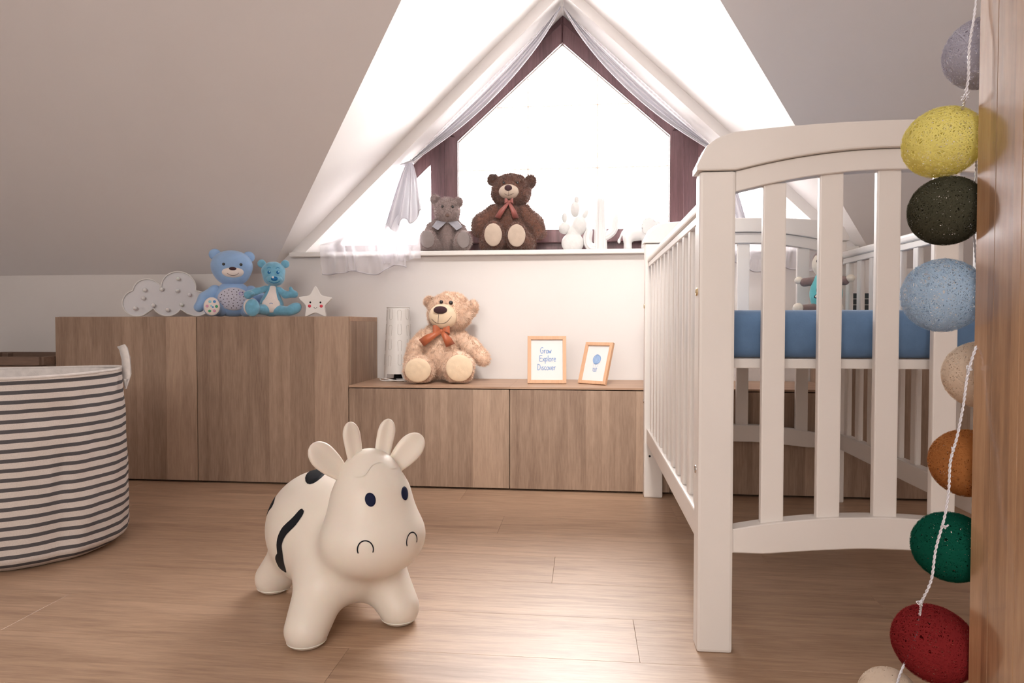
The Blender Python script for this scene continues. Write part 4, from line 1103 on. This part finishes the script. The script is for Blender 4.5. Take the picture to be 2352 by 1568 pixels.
# ------------------------------------------------------------------ cloud lamp
cx, cy = -1.745, 2.70
cl_ = thing('cloud_lamp', 'grey white cloud shaped lamp with small round bulbs on the tall cabinet', 'lamp', (cx, cy, TZ), facing(cx, cy)*0.9)
q = 0.000437
circ = [((262-505), (795-672), 128), ((350-505), (795-565), 128), ((615-505), (795-515), 155), ((735-505), (795-660), 122), ((770-505), (795-668), 126), ((515-505), (795-660), 135)]
def cloud(a, grow=0.0):
    best = 0
    ox, oz = 0.0, 190.0
    for (x, z, r) in circ:
        r = r + grow / q
        dx, dz = x - ox, z - oz; ca, sa = math.cos(a), math.sin(a)
        b = dx*ca + dz*sa; c = dx*dx + dz*dz - r*r
        D = b*b - c
        if D > 0: best = max(best, b + math.sqrt(D))
    return ((ox + best*math.cos(a))*q, (oz + best*math.sin(a))*q)
NA = 160
zmin = min(cloud(2*PI*i/NA)[1] for i in range(NA))
O = [cloud(2*PI*i/NA) for i in range(NA)]; I_ = [cloud(2*PI*i/NA, -0.0045) for i in range(NA)]
Zs = -zmin + 0.0005
prism('back_board', [(x, -0.011, z + Zs) for x, z in I_], (0, 0.004, 0), M['cloud'], cl_)
V = []; Q = []
for (x, z), (xi, zi) in zip(O, I_):
    V += [(x, 0.018, z+Zs), (x, -0.018, z+Zs), (xi, -0.018, zi+Zs), (xi, 0.018, zi+Zs)]
for i in range(NA):
    j = (i+1) % NA
    for a_, b_ in ((0,1),(1,2),(2,3),(3,0)): Q.append((i*4+a_, j*4+a_, j*4+b_, i*4+b_))
link('rim', np_mesh('rim', V, Q), M['white'], cl_)
for (x, y) in ((614,428),(328,540),(469,532),(604,542),(708,578),(315,618),(398,685),(247,714),(638,676),(518,727),(795,682)):
    X_, Z_ = (x-505)*q, (795-y)*q + Zs*0.0 + 0.0
    sc_ = blob('bulb', [E_((X_, -0.025, Z_), (0.0085, 0.0085, 0.0085))], M['bulb'], cl_, 0.01, 0.0022)
    lathe_ = lathe('bulb_socket', [(0.0, 0), (0.006, 0), (0.0055, 0.012), (0, 0.012)], M['white'], sc_.o, 12); lathe_.rotation_euler = (PI/2, 0, 0); lathe_.location = (X_, -0.010, Z_)

# ------------------------------------------------------------------ star lamp
cx, cy = -1.070, 2.64
st = thing('star_lamp', 'white star shaped lamp with smiling face and pink cheeks', 'lamp', (cx, cy, TZ), facing(cx, cy)*0.8)
def starpts(R, r, n=5, c=(0, 0), rot=PI/2, rnd=0.16):
    base = []
    for i in range(2*n):
        rr = R if i % 2 == 0 else r
        a = rot + PI*i/n; base.append(Vector((c[0] + rr*math.cos(a), c[1] + rr*math.sin(a))))
    out = []
    m_ = len(base)
    for i in range(m_):
        p, c0, n1 = base[i-1], base[i], base[(i+1) % m_]
        a = c0.lerp(p, rnd); b = c0.lerp(n1, rnd)
        for t in (0, 0.33, 0.66, 1): out.append(a*(1-t)**2 + c0*2*t*(1-t) + b*t*t)
    return out
sp_ = starpts(0.072, 0.037, rnd=0.24)
zm = min(p.y for p in sp_)
so = prism('star_body', [(p.x, -0.018, p.y - zm) for p in sp_], (0, 0.036, 0), M['white'], st, 0.003, 3)
sf = Blob(); sf.bvh = BVHTree.FromPolygons([v.co.copy() for v in so.data.vertices], [tuple(p.vertices) for p in so.data.polygons])
for s in (-1, 1):
    disc('eye', sf, (s*0.0195, -0.1, -zm + 0.002), (0, 1, 0), (1, 0, 0), 0.0036, 0.0040, M['black'], st, 0.0008, seg=16, rings=1)
    disc('cheek', sf, (s*0.0225, -0.1, -zm - 0.0125), (0, 1, 0), (1, 0, 0), 0.0062, 0.0062, M['pink'], st, 0.0008, seg=20, rings=1)
stroke('mouth', sf, [(-0.0065, -0.1, -zm - 0.017), (0, -0.1, -zm - 0.0215), (0.0065, -0.1, -zm - 0.017)], (0, 1, 0), 0.0013, M['black'], st, 0.0008)

# ------------------------------------------------------------------ white cut-out lamp
cx, cy = -0.765, 2.76
lp = thing('table_lamp', 'white cone shaped table lamp with drop cut-outs beside the beige teddy', 'lamp', (cx, cy, LZ), facing(cx, cy))
R0, R1, LH = 0.0600, 0.0455, 0.302
seg = 96; nzr = 30
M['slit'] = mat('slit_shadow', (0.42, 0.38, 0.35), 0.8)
V = []; Q = []; keep = {}
def lr(z): return R0 + (R1 - R0) * z / LH
cells = []
for j in range(nzr + 1):
    for i in range(seg):
        a = 2*PI*i/seg; z = LH*j/nzr; z0 = 0.0
        # three broad arches between the feet along the lower edge
        if j <= 3:
            ph = ((a + PI/2 + PI/3 + 0.35) % (2*PI/3)) / (2*PI/3)
            up = 0.0
            if 0.16 < ph < 0.84:
                e = min(ph - 0.16, 0.84 - ph) / 0.07; up = 0.030 * min(1, e)
            z = up + (LH*3/nzr + 0.002 - up) * (j / 3) if up else z
        V.append((lr(z)*math.cos(a), lr(z)*math.sin(a), z))
for j in range(nzr):
    for i in range(seg):
        Q.append((j*seg+i, j*seg+(i+1) % seg, (j+1)*seg+(i+1) % seg, (j+1)*seg+i))
sh = link('shade', np_mesh('shade', V, Q), M['white'], lp, True)
md = sh.modifiers.new('s', 'SOLIDIFY'); md.thickness = 0.0018; md.offset = -1
tube('top_rim', [((R1)*math.cos(a), (R1)*math.sin(a), LH) for a in np.linspace(0, 2*PI, 65)[:-1]], 0.002, M['white'], lp, 8, True)
sl_parts = []
for rowi in range(4):
    zc = LH * (0.90 - rowi*0.205)
    for k in range(8):
        a0 = -PI/2 + k*2*PI/8 + 0.1
        up = ((k + rowi) % 2 == 0)
        P = []
        for t in np.linspace(0, 1, 19):
            # U outline: leg, round end, leg
            if t < 0.3: u, v = -0.0058 - 0.002*(t/0.3), -0.024 + 0.036*(t/0.3)
            elif t > 0.7: u, v = 0.0058 + 0.002*((1-t)/0.3), -0.024 + 0.036*((1-t)/0.3)
            else:
                b_ = PI - (t - 0.3)/0.4*PI; u, v = 0.0078*math.cos(b_), 0.012 + 0.0078*math.sin(b_)
            v = v if up else -v
            z = zc + v; r = lr(z) + 0.0003; aa = a0 + u / r
            P.append((r*math.cos(aa), r*math.sin(aa), z))
        sl_parts.append(tube_arrays(P, 0.00055, 4))
join_np('cutout_outlines', sl_parts, M['slit'], lp)
blob('light_bulb', [E_((0, 0, 0.12), (0.022, 0.022, 0.028)), K_((0, 0, 0.04), (0, 0, 0.10), 0.012, 0.012)], M['bulb'], lp, 0.01, 0.005)
lathe('socket_base', [(0, 0.0), (0.045, 0.0), (0.045, 0.006), (0.02, 0.010), (0.015, 0.045), (0, 0.045)], M['dark'], lp, 24)
cb = [(0.03, -0.02, 0.004), (-0.03, -0.055, 0.004), (-0.068, -0.035, 0.004), (-0.074, 0.0, 0.010), (-0.055, -0.045, 0.012), (0.0, -0.060, 0.004), (0.05, -0.052, 0.008), (0.07, -0.02, 0.004), (0.06, -0.045, 0.014), (0.02, -0.058, 0.010), (-0.01, -0.03, 0.008)]
def smooth_path(P, sub=6):
    P = [Vector(p) for p in P]; out = []
    for i in range(len(P)-1):
        p0, p1, p2, p3 = P[max(i-1,0)], P[i], P[i+1], P[min(i+2, len(P)-1)]
        for j in range(sub):
            t = j/sub; out.append(0.5*((2*p1)+(p2-p0)*t+(2*p0-5*p1+4*p2-p3)*t*t+(3*p1-p0-3*p2+p3)*t**3))
    out.append(P[-1]); return out
tube('cable', smooth_path(cb), 0.0022, M['white'], lp, 8)

# ------------------------------------------------------------------ picture frames
GL = {  # hand lettering: strokes on a 1-high grid
 'G': [[(0.62,0.85),(0.45,1.0),(0.15,0.8),(0.08,0.4),(0.25,0.02),(0.55,0.1),(0.62,0.42),(0.4,0.42)]],
 'r': [[(0.1,0.55),(0.12,0.0)],[(0.12,0.35),(0.25,0.55),(0.38,0.5)]],
 'o': [[(0.25,0.55),(0.05,0.35),(0.15,0.03),(0.4,0.1),(0.42,0.42),(0.25,0.55)]],
 'w': [[(0.02,0.52),(0.12,0.02),(0.28,0.4),(0.4,0.02),(0.55,0.6)]],
 'E': [[(0.6,0.98),(0.12,0.98),(0.1,0.5),(0.12,0.02),(0.6,0.04)],[(0.1,0.52),(0.5,0.54)]],
 'x': [[(0.02,0.55),(0.4,0.0)],[(0.4,0.58),(0.02,0.0)]],
 'p': [[(0.1,0.55),(0.08,0.1),(0.05,-0.4)],[(0.1,0.45),(0.3,0.58),(0.42,0.3),(0.25,0.05),(0.1,0.12)]],
 'l': [[(0.12,1.0),(0.1,0.5),(0.12,0.0)]],
 'e': [[(0.08,0.3),(0.38,0.34),(0.3,0.56),(0.1,0.45),(0.08,0.15),(0.25,0.0),(0.42,0.12)]],
 'D': [[(0.12,0.98),(0.1,0.02)],[(0.02,0.95),(0.4,0.9),(0.58,0.5),(0.4,0.08),(0.05,0.02)]],
 'i': [[(0.1,0.52),(0.1,0.0)]],
 's': [[(0.35,0.5),(0.15,0.55),(0.1,0.38),(0.32,0.22),(0.25,0.02),(0.05,0.06)]],
 'c': [[(0.4,0.48),(0.2,0.56),(0.06,0.3),(0.2,0.02),(0.4,0.1)]],
 'v': [[(0.02,0.55),(0.2,0.02),(0.4,0.6)]]}
WID = {'G':0.72,'r':0.42,'o':0.5,'w':0.6,'E':0.66,'x':0.46,'p':0.5,'l':0.24,'e':0.48,'D':0.66,'i':0.22,'s':0.42,'c':0.46,'v':0.44}
def ribbon2d(pts, wdt, y, sub=4):
    P = smooth_path([(a, 0, b) for a, b in pts], sub) if len(pts) > 2 else [Vector((a, 0, b)) for a, b in pts]
    V = []; Q = []
    for i, p in enumerate(P):
        t = (P[min(i+1, len(P)-1)] - P[max(i-1, 0)]).normalized(); s = Vector((-t.z, 0, t.x))
        V.append((p.x + s.x*wdt/2, y, p.z + s.z*wdt/2)); V.append((p.x - s.x*wdt/2, y, p.z - s.z*wdt/2))
    for i in range(len(P)-1): Q.append((2*i, 2*i+1, 2*i+3, 2*i+2))
    return V, Q
def pic_frame(label, loc, rz, W, H, B, lean, art):
    f = thing('picture_frame', label, 'picture frame', loc, rz, None)
    f.rotation_euler = (-lean, 0, rz)
    w_, T = W/2, 0.014
    def bar(a, b, c, d): prism('frame_bar', [(p[0], -T/2, p[1]) for p in (a, b, c, d)], (0, T, 0), M['framewood'], f, 0.0008)
    o = [(-w_, 0), (w_, 0), (w_, H), (-w_, H)]; i = [(-w_+B, B), (w_-B, B), (w_-B, H-B), (-w_+B, H-B)]
    for k in range(4): bar(o[k], o[(k+1) % 4], i[(k+1) % 4], i[k])
    pr_ = box('print', -w_+B*0.7, w_-B*0.7, 0.0, 0.0015, B*0.7, H-B*0.7, M['paper'], f)
    box('back_board', -w_+B*0.5, w_-B*0.5, 0.002, T/2 + 0.001, B*0.5, H-B*0.5, M['backing'], f)
    art(pr_, W, H)
    # strut behind
    ly = H*0.55
    sf_ = math.sin(lean); foot = (0, 0)
    d = 0.056 + T/2
    prism('easel_leg', [(0.0, T/2, ly), (0.0, T/2 + d*1.0, 0.004 + (T/2 + d)*math.tan(lean)*1.0), (0.0, T/2 + d*0.62, 0.003 + (T/2 + d*0.6)*math.tan(lean)), (0.0, T/2, ly - 0.05)], (0.0025, 0, 0), M['backing'], f)
    return f
def art_text(pr_, W, H):
    parts = []
    s = 0.0235
    for line, cx, zc in (('Grow', -0.004, 0.119), ('Explore', 0.003, 0.087), ('Discover', -0.001, 0.053)):
        tw = sum(WID[c] for c in line) * s * 0.86
        x = cx - tw/2
        for ch in line:
            for st_ in GL[ch]:
                parts.append(ribbon2d([(x + a*s*0.86, zc + b*s) for a, b in st_], 0.0024, -0.0006))
            x += WID[ch] * s * 0.86
    join_np('lettering', parts, M['ink'], pr_, False)
def art_balloon(pr_, W, H):
    cz, R = 0.100, 0.0185
    n = 40
    V = [(0, -0.0005, cz)] + [(R*math.cos(2*PI*i/n), -0.0005, cz + R*1.05*math.sin(2*PI*i/n)) for i in range(n)]
    me = np_mesh('balloon_picture', V, None, [(0, 1+i, 1+(i+1) % n) for i in range(n)]); link('balloon_picture', me, M['ink2'], pr_)
    parts = []
    for x in (-0.85, -0.5, -0.17, 0.17, 0.5, 0.85):
        parts.append(ribbon2d([(R*x*math.cos(t), cz + R*1.05*math.sin(t)) for t in np.linspace(-PI/2, PI/2, 13)], 0.0016, -0.0009, 2))
    parts.append(ribbon2d([(R*math.cos(t), cz + R*1.05*math.sin(t)) for t in np.linspace(-2.2, 0.9, 20)], 0.0015, -0.0009, 2))
    for x0, x1 in ((-0.012, -0.006), (0.0, 0.0), (0.012, 0.006)): parts.append(ribbon2d([(x0, cz - R*0.95), (x1, 0.063)], 0.0007, -0.0009))
    for k in range(5): parts.append(ribbon2d([(-0.0095 + k*0.0045, 0.066 - 0.002*(k % 2)), (-0.0075 + k*0.0038, 0.052)], 0.0013, -0.0009))
    parts.append(ribbon2d([(-0.010, 0.0635), (0.0, 0.061), (0.011, 0.0635)], 0.0014, -0.0009)); parts.append(ribbon2d([(-0.008, 0.0525), (0.0, 0.051), (0.009, 0.0525)], 0.0014, -0.0009))
    join_np('balloon_lines', parts, M['ink'], pr_, False)
pic_frame('pale wooden picture frame with the words Grow Explore Discover', (-0.145, 2.668, LZ + 0.0012), math.radians(4), 0.152, 0.187, 0.014, math.radians(9), art_text)
pic_frame('smaller pale wooden picture frame holding a blue balloon drawing', (0.030, 2.658, LZ + 0.0012), math.radians(-36), 0.128, 0.169, 0.013, math.radians(19), art_balloon)

# ------------------------------------------------------------------ ceramic figures on the sill
M['pricklymat'] = noise_tint(mat('bisque_white', (0.62, 0.61, 0.60), 0.6), (0.62, 0.61, 0.60), 0.04, 60, 0.6, 260)
c1 = thing('prickly_cactus_lamp', 'white ceramic cactus of stacked round pads next to the brown bear', 'figurine', (-0.051, 2.965, SZ), 0)
u = 0.000306
def cpt(x, y): return ((x - 405) * u, (888 - y) * u * 1.0 + 0.012)
def pad(x, y, rx, rz_, ry, rot=0, nm='pad'):
    a, b = cpt(x, y); return E_((a, 0, b), (rx*u, ry, rz_*u), (0, rot, 0))
z_ = [E_((0, 0, 0.036), (0.049, 0.032, 0.045)), pad(500, 560, 110, 135, 0.026, 10), pad(290, 590, 85, 85, 0.024), pad(440, 330, 70, 112, 0.018), pad(292, 445, 40, 70, 0.012), pad(460, 205, 36, 60, 0.011), pad(582, 405, 38, 72, 0.011, 28),
      E_((0.003, 0, 0.085), (0.03, 0.02, 0.03))]
blob('cactus_body', [(E_((0, 0, 0.038), (0.048, 0.032, 0.045)))] + z_[1:2] + z_[7:], M['pricklymat'], c1, 0.006, 0.0035, 0.0005)
for zz in z_[2:7]: blob('pad', [zz], M['pricklymat'], c1, 0.005, 0.0025, bump=0.0003)
c2 = thing('column_cactus_lamp', 'white ribbed ceramic column cactus with two arms, middle of the sill', 'figurine', (0.068, 2.965, SZ), 0)
def ribbed(name, P, R, n=11, depth=0.13):
    fr = frames_along(P); V = []; Q = []; sg = n * 6
    for i, (p, t, nn, bb_) in enumerate(fr):
        for k in range(sg):
            a = 2*PI*k/sg; r = R[i] * (1 - depth*abs(math.sin(a*n/2))**0.0 * (0.5 - 0.5*math.cos(a*n)))
            V.append(p + nn*(r*math.cos(a)) + bb_*(r*math.sin(a)))
    for i in range(len(fr)-1):
        for k in range(sg): l = (k+1) % sg; Q.append((i*sg+k, i*sg+l, (i+1)*sg+l, (i+1)*sg+k))
    return link(name, np_mesh(name, [tuple(v) for v in V], Q), M['ceramic'], c2, True)
P = [(0, 0, z) for z in np.linspace(0.0, 0.232, 40)]
R = [0.030 - 0.010*(z/0.232) if z < 0.212 else 0.0209*math.sqrt(max(0.0001, 1-((z-0.212)/0.0201)**2)) for z in np.linspace(0.0, 0.232, 40)]
ribbed('stem', P, R)
def taper(P, r, tip=0.9): 
    n = len(P); return [r * (1 if i < n*0.75 else math.sqrt(max(0.002, 1 - ((i - n*0.75)/(n*0.25))**2))) for i in range(n)]
P = smooth_path([(0.015, 0, 0.062), (0.035, 0, 0.072), (0.052, 0, 0.088), (0.060, 0, 0.112), (0.066, 0, 0.158)], 8); ribbed('arm', P, taper(P, 0.0180), 9)
P = smooth_path([(-0.015, 0, 0.020), (-0.036, 0, 0.018), (-0.052, 0, 0.034), (-0.055, 0, 0.060), (-0.046, 0, 0.100)], 8); ribbed('arm', P, taper(P, 0.0195), 9)
el = thing('elephant_figurine', 'white faceted ceramic elephant standing at the right end of the sill', 'figurine', (0.245, 2.965, SZ), math.radians(-12))
el_p = [E_((-0.035, 0, 0.078), (0.052, 0.032, 0.034)), E_((0.0, 0, 0.083), (0.045, 0.031, 0.034)), E_((0.048, 0, 0.100), (0.032, 0.026, 0.032)),
        K_((0.068, 0, 0.095), (0.092, 0, 0.055), 0.018, 0.011), K_((0.092, 0, 0.055), (0.098, 0, 0.022), 0.011, 0.008),
        K_((-0.062, 0.017, 0.06), (-0.066, 0.017, 0.012), 0.019, 0.016), K_((-0.062, -0.017, 0.06), (-0.056, -0.017, 0.012), 0.019, 0.016),
        K_((0.020, 0.017, 0.06), (0.034, 0.017, 0.012), 0.018, 0.015), K_((0.020, -0.017, 0.06), (0.012, -0.017, 0.012), 0.018, 0.015)]
blob('elephant_body', el_p, M['ceramic'], el, 0.012, 0.006, 0.0005)
for s in (-1, 1):
    blob('ear', [E_((0.032, s*0.034, 0.100), (0.034, 0.005, 0.040), (0, 0, s*-22))], M['ceramic'], el, 0.01, 0.004)
    blob('tusk', [K_((0.074, s*0.014, 0.078), (0.098, s*0.016, 0.066), 0.004, 0.0015)], M['ceramic'], el, 0.01, 0.002)
blob('tail', [K_((-0.083, 0, 0.085), (-0.098, 0, 0.052), 0.005, 0.004), E_((-0.099, 0, 0.046), (0.007, 0.006, 0.010))], M['ceramic'], el, 0.005, 0.0025)

# ------------------------------------------------------------------ toy sitting in the cot
M['toygrey'] = fabric('grey_brown_plush', srgb(146, 124, 120), 0.1, 80, 0.3, 250)
M['toyteal'] = fabric('turquoise_plush', srgb(112, 204, 208), 0.06, 60, 0.3, 250)
M['toycream'] = fabric('cream_plush', srgb(238, 228, 212), 0.04, 60, 0.3, 250)
M['orange'] = mat('orange_felt', srgb(238, 120, 80), 0.8)
tx, ty = 0.785, 2.33
ty_ = thing('plush_toy', 'turquoise plush toy with a star on its belly sitting in the cot', 'plush toy', (tx, ty, 0.652), facing(tx, ty) - 0.35); ty_.scale = (1.1, 1.1, 1.12)
th = blob('head', [E_((0, 0, 0.148), (0.040, 0.034, 0.040))], M['toycream'], ty_, 0.01, 0.0035)
blob('hood', [E_((0.0, 0.010, 0.158), (0.043, 0.034, 0.038)), E_((0.006, -0.01, 0.176), (0.026, 0.026, 0.018))], M['toygrey'], ty_, 0.01, 0.0035)
blob('pompom', [E_((0.0, 0.0, 0.202), (0.012, 0.012, 0.011))], M['toyteal'], ty_, 0.01, 0.0025, fur=(600, 0.004, 0.0006, 0.2))
tb = blob('body', [E_((0, 0, 0.062), (0.046, 0.038, 0.058)), E_((0, 0, 0.10), (0.03, 0.026, 0.03))], M['toyteal'], ty_, 0.015, 0.0035)
for s in (-1, 1):
    blob('arm', [K_((s*0.026, -0.005, 0.100), (s*0.058, -0.014, 0.097), 0.013, 0.013)], M['toygrey'], ty_, 0.01, 0.003)
    blob('hand', [E_((s*0.074, -0.016, 0.103), (0.013, 0.010, 0.011))], M['toycream'], ty_, 0.01, 0.0025)
    blob('leg', [K_((s*0.022, -0.02, 0.018), (s*0.050, -0.055, 0.016), 0.016, 0.014)], M['toygrey'], ty_, 0.01, 0.003)
    blob('foot', [E_((s*0.056, -0.064, 0.018), (0.016, 0.013, 0.017))], M['toycream'], ty_, 0.01, 0.003)
    disc('eye', th, (s*0.014, -0.1, 0.156), (0, 1, 0), (1, 0, 0), 0.003, 0.0045, M['black'], ty_, 0.001, seg=12, rings=1)
stroke('mouth', th, [(-0.010, -0.1, 0.130), (0, -0.1, 0.126), (0.010, -0.1, 0.130)], (0, 1, 0), 0.0014, M['black'], ty_, 0.001)
def star_shape(a):
    w_ = (a - PI/2) % (2*PI/5) / (2*PI/5); return 0.45 + 0.55*abs(2*w_ - 1)
disc('star_patch', tb, (0.0, -0.1, 0.058), (0, 1, 0), (1, 0, 0), 0.023, 0.023, M['navy'], ty_, 0.0012, seg=40, rings=4, shape=star_shape)
disc('star_patch', tb, (0.0, -0.1, 0.058), (0, 1, 0), (1, 0, 0), 0.019, 0.019, M['toycream'], ty_, 0.0018, seg=40, rings=4, shape=star_shape)
disc('star_patch', tb, (0.0, -0.1, 0.058), (0, 1, 0), (1, 0, 0), 0.012, 0.012, M['orange'], ty_, 0.0024, seg=40, rings=4, shape=star_shape)

# ------------------------------------------------------------------ things on the right tall cabinet, seen through the cot
M['tealblack'] = mat('dark_teal_plastic', (0.02, 0.035, 0.045), 0.4)
bxx = thing('storage_box', 'dark box bound with thin white cords, seen behind the cot', 'box', (1.03, 2.70, TZ), 0)
box('box_body', -0.055, 0.055, -0.05, 0.05, 0.0, 0.085, M['tealblack'], bxx, 0.003)
for z in (0.02, 0.042, 0.064): 
    tube('cord', [(-0.057, -0.052, z), (0.057, -0.052, z), (0.057, 0.052, z), (-0.057, 0.052, z)], 0.0012, M['white'], bxx, 6, True)
tray = thing('low_tray', 'dark flat tray with a white roll on it behind the cot', 'tray', (1.22, 2.68, TZ), 0)
box('tray_body', -0.10, 0.10, -0.06, 0.06, 0.0, 0.028, M['tealblack'], tray, 0.004)
rl = lathe('paper_roll', [(0.008, -0.08), (0.016, -0.08), (0.016, 0.08), (0.008, 0.08), (0.008, -0.08)], M['white'], tray, 24); rl.rotation_euler = (0, PI/2, 0); rl.location = (0, 0, 0.0445)

# ------------------------------------------------------------------ string of thread balls
BY = 0.622
string = thing('ball_string_light', 'string of coloured thread balls hanging beside the wooden panel', 'string light', (0.3, BY, 0))
def ball(c, rx, rz_, rot, col, loops, label, w_=0.00027):
    m = M.get(col[0]) or thread(col[0], col[1]); M[col[0]] = m
    V = []; Q = []; sg = 44
    Rm = rotm(0, rot, 0)
    n0 = 0; out_v = []; out_q = []
    for i in range(loops):
        nrm = rng.normal(0, 1, 3); nrm /= np.linalg.norm(nrm)
        off = rng.uniform(-0.45, 0.45) if i % 3 else rng.uniform(-0.8, 0.8)
        a = np.cross(nrm, [0.3, 0.5, 0.8]); a /= np.linalg.norm(a); b = np.cross(nrm, a)
        th_ = np.linspace(0, 2*PI, sg, endpoint=False)
        rr = math.sqrt(1 - off*off); lift = 1 - rng.uniform(0, 0.05)
        pts = (np.outer(np.cos(th_), a) + np.outer(np.sin(th_), b)) * rr + nrm * off
        pts *= (lift + 0.006*np.sin(th_*3 + i))[:, None]
        side = nrm - pts * (pts @ nrm)[:, None]; side /= np.linalg.norm(side, axis=1)[:, None] + 1e-9
        ww = w_ / rx * rng.uniform(0.7, 1.5)
        for sgn in (-1, 1): out_v.append(pts + side * ww * sgn)
        ar = np.arange(sg); nx_ = (ar + 1) % sg
        out_q.append(np.stack([n0 + ar, n0 + nx_, n0 + sg + nx_, n0 + sg + ar], 1)); n0 += 2*sg
    V = np.concatenate(out_v) * np.array([rx, rx, rz_])
    V = V @ Rm.T + np.array([c[0] - 0.3, 0, c[1]])
    o = link('thread_ball', np_mesh('thread_ball', V, np.concatenate(out_q)), m, string, True)
    o['label'] = label
    return o
balls = [
 ((0.334, 0.853), 0.0300, 0.0295, 0, ('thread_silver', srgb(208, 206, 218)), 190, 'silver grey thread ball, topmost'),
 ((0.3035, 0.779), 0.0318, 0.0298, -18, ('thread_yellow', srgb(242, 234, 156)), 200, 'yellow thread ball'),
 ((0.3075, 0.721), 0.0300, 0.0296, -12, ('thread_olive', srgb(92, 90, 74)), 270, 'dark olive thread ball'),
 ((0.3055, 0.649), 0.0325, 0.0318, 0, ('thread_blue', srgb(188, 208, 226)), 160, 'light blue thread ball'),
 ((0.3375, 0.581), 0.0295, 0.0290, 0, ('thread_cream', srgb(238, 224, 208)), 280, 'cream thread ball'),
 ((0.3275, 0.505), 0.0295, 0.0290, 10, ('thread_orange', srgb(194, 132, 78)), 300, 'orange thread ball'),
 ((0.3155, 0.432), 0.0310, 0.0298, 0, ('thread_green', srgb(28, 104, 84)), 310, 'dark green thread ball'),
 ((0.3035, 0.3465), 0.0345, 0.0322, 30, ('thread_red', srgb(160, 54, 56)), 310, 'dark red thread ball'),
 ((0.2665, 0.2960), 0.0255, 0.0260, 0, ('thread_cream', srgb(238, 224, 208)), 420, 'cream thread ball, lowest'),
]
BALLC = [b[0] for b in balls]
for b in balls: ball(*b)
M['clearwire'] = mat('clear_wire', (0.62, 0.60, 0.64), 0.15, 0.8)
wp = [(0.309, -0.040, 0.96), (0.307, -0.040, 0.880), (0.303, -0.040, 0.846), (0.3025, -0.040, 0.820), (0.303, -0.034, 0.803), (0.318, 0.0, 0.795), (0.342, 0.022, 0.77), (0.345, 0.03, 0.72), (0.345, 0.02, 0.66), (0.330, -0.02, 0.622), (0.312, -0.040, 0.606), (0.306, -0.040, 0.584),
      (0.303, -0.040, 0.559), (0.299, -0.040, 0.535), (0.294, -0.040, 0.513), (0.293, -0.040, 0.489), (0.290, -0.040, 0.467), (0.284, -0.040, 0.442), (0.281, -0.040, 0.417), (0.277, -0.034, 0.397), (0.286, -0.012, 0.380), (0.288, 0.0, 0.350), (0.272, -0.010, 0.325), (0.262, -0.024, 0.316)]
wp = smooth_path([(x - 0.3, y, z) for x, y, z in wp], 14)
fr = frames_along(wp); pa = []; pb = []
acc = 0
for i, (p, t, n, b) in enumerate(fr):
    if i: acc += (p - fr[i-1][0]).length
    a = acc / 0.0042 * PI
    pa.append(p + (n*math.cos(a) + b*math.sin(a))*0.00065); pb.append(p - (n*math.cos(a) + b*math.sin(a))*0.00065)
tube('twisted_wire', pa, 0.00062, M['clearwire'], string, 6); tube('twisted_wire', pb, 0.00062, M['clearwire'], string, 6)
for (x, y, z) in ((0.296, -0.040, 0.524), (0.289, -0.040, 0.462), (0.275, -0.034, 0.396), (0.306, -0.040, 0.588), (0.303, -0.036, 0.805)):
    kn = smooth_path([(x - 0.3 + rng.normal(0, 0.0011), y - 0.0008 + rng.normal(0, 0.0008), z + rng.normal(0, 0.0013)) for _ in range(16)], 4)
    tube('wire_knot', kn, 0.00045, M['clearwire'], string, 6)
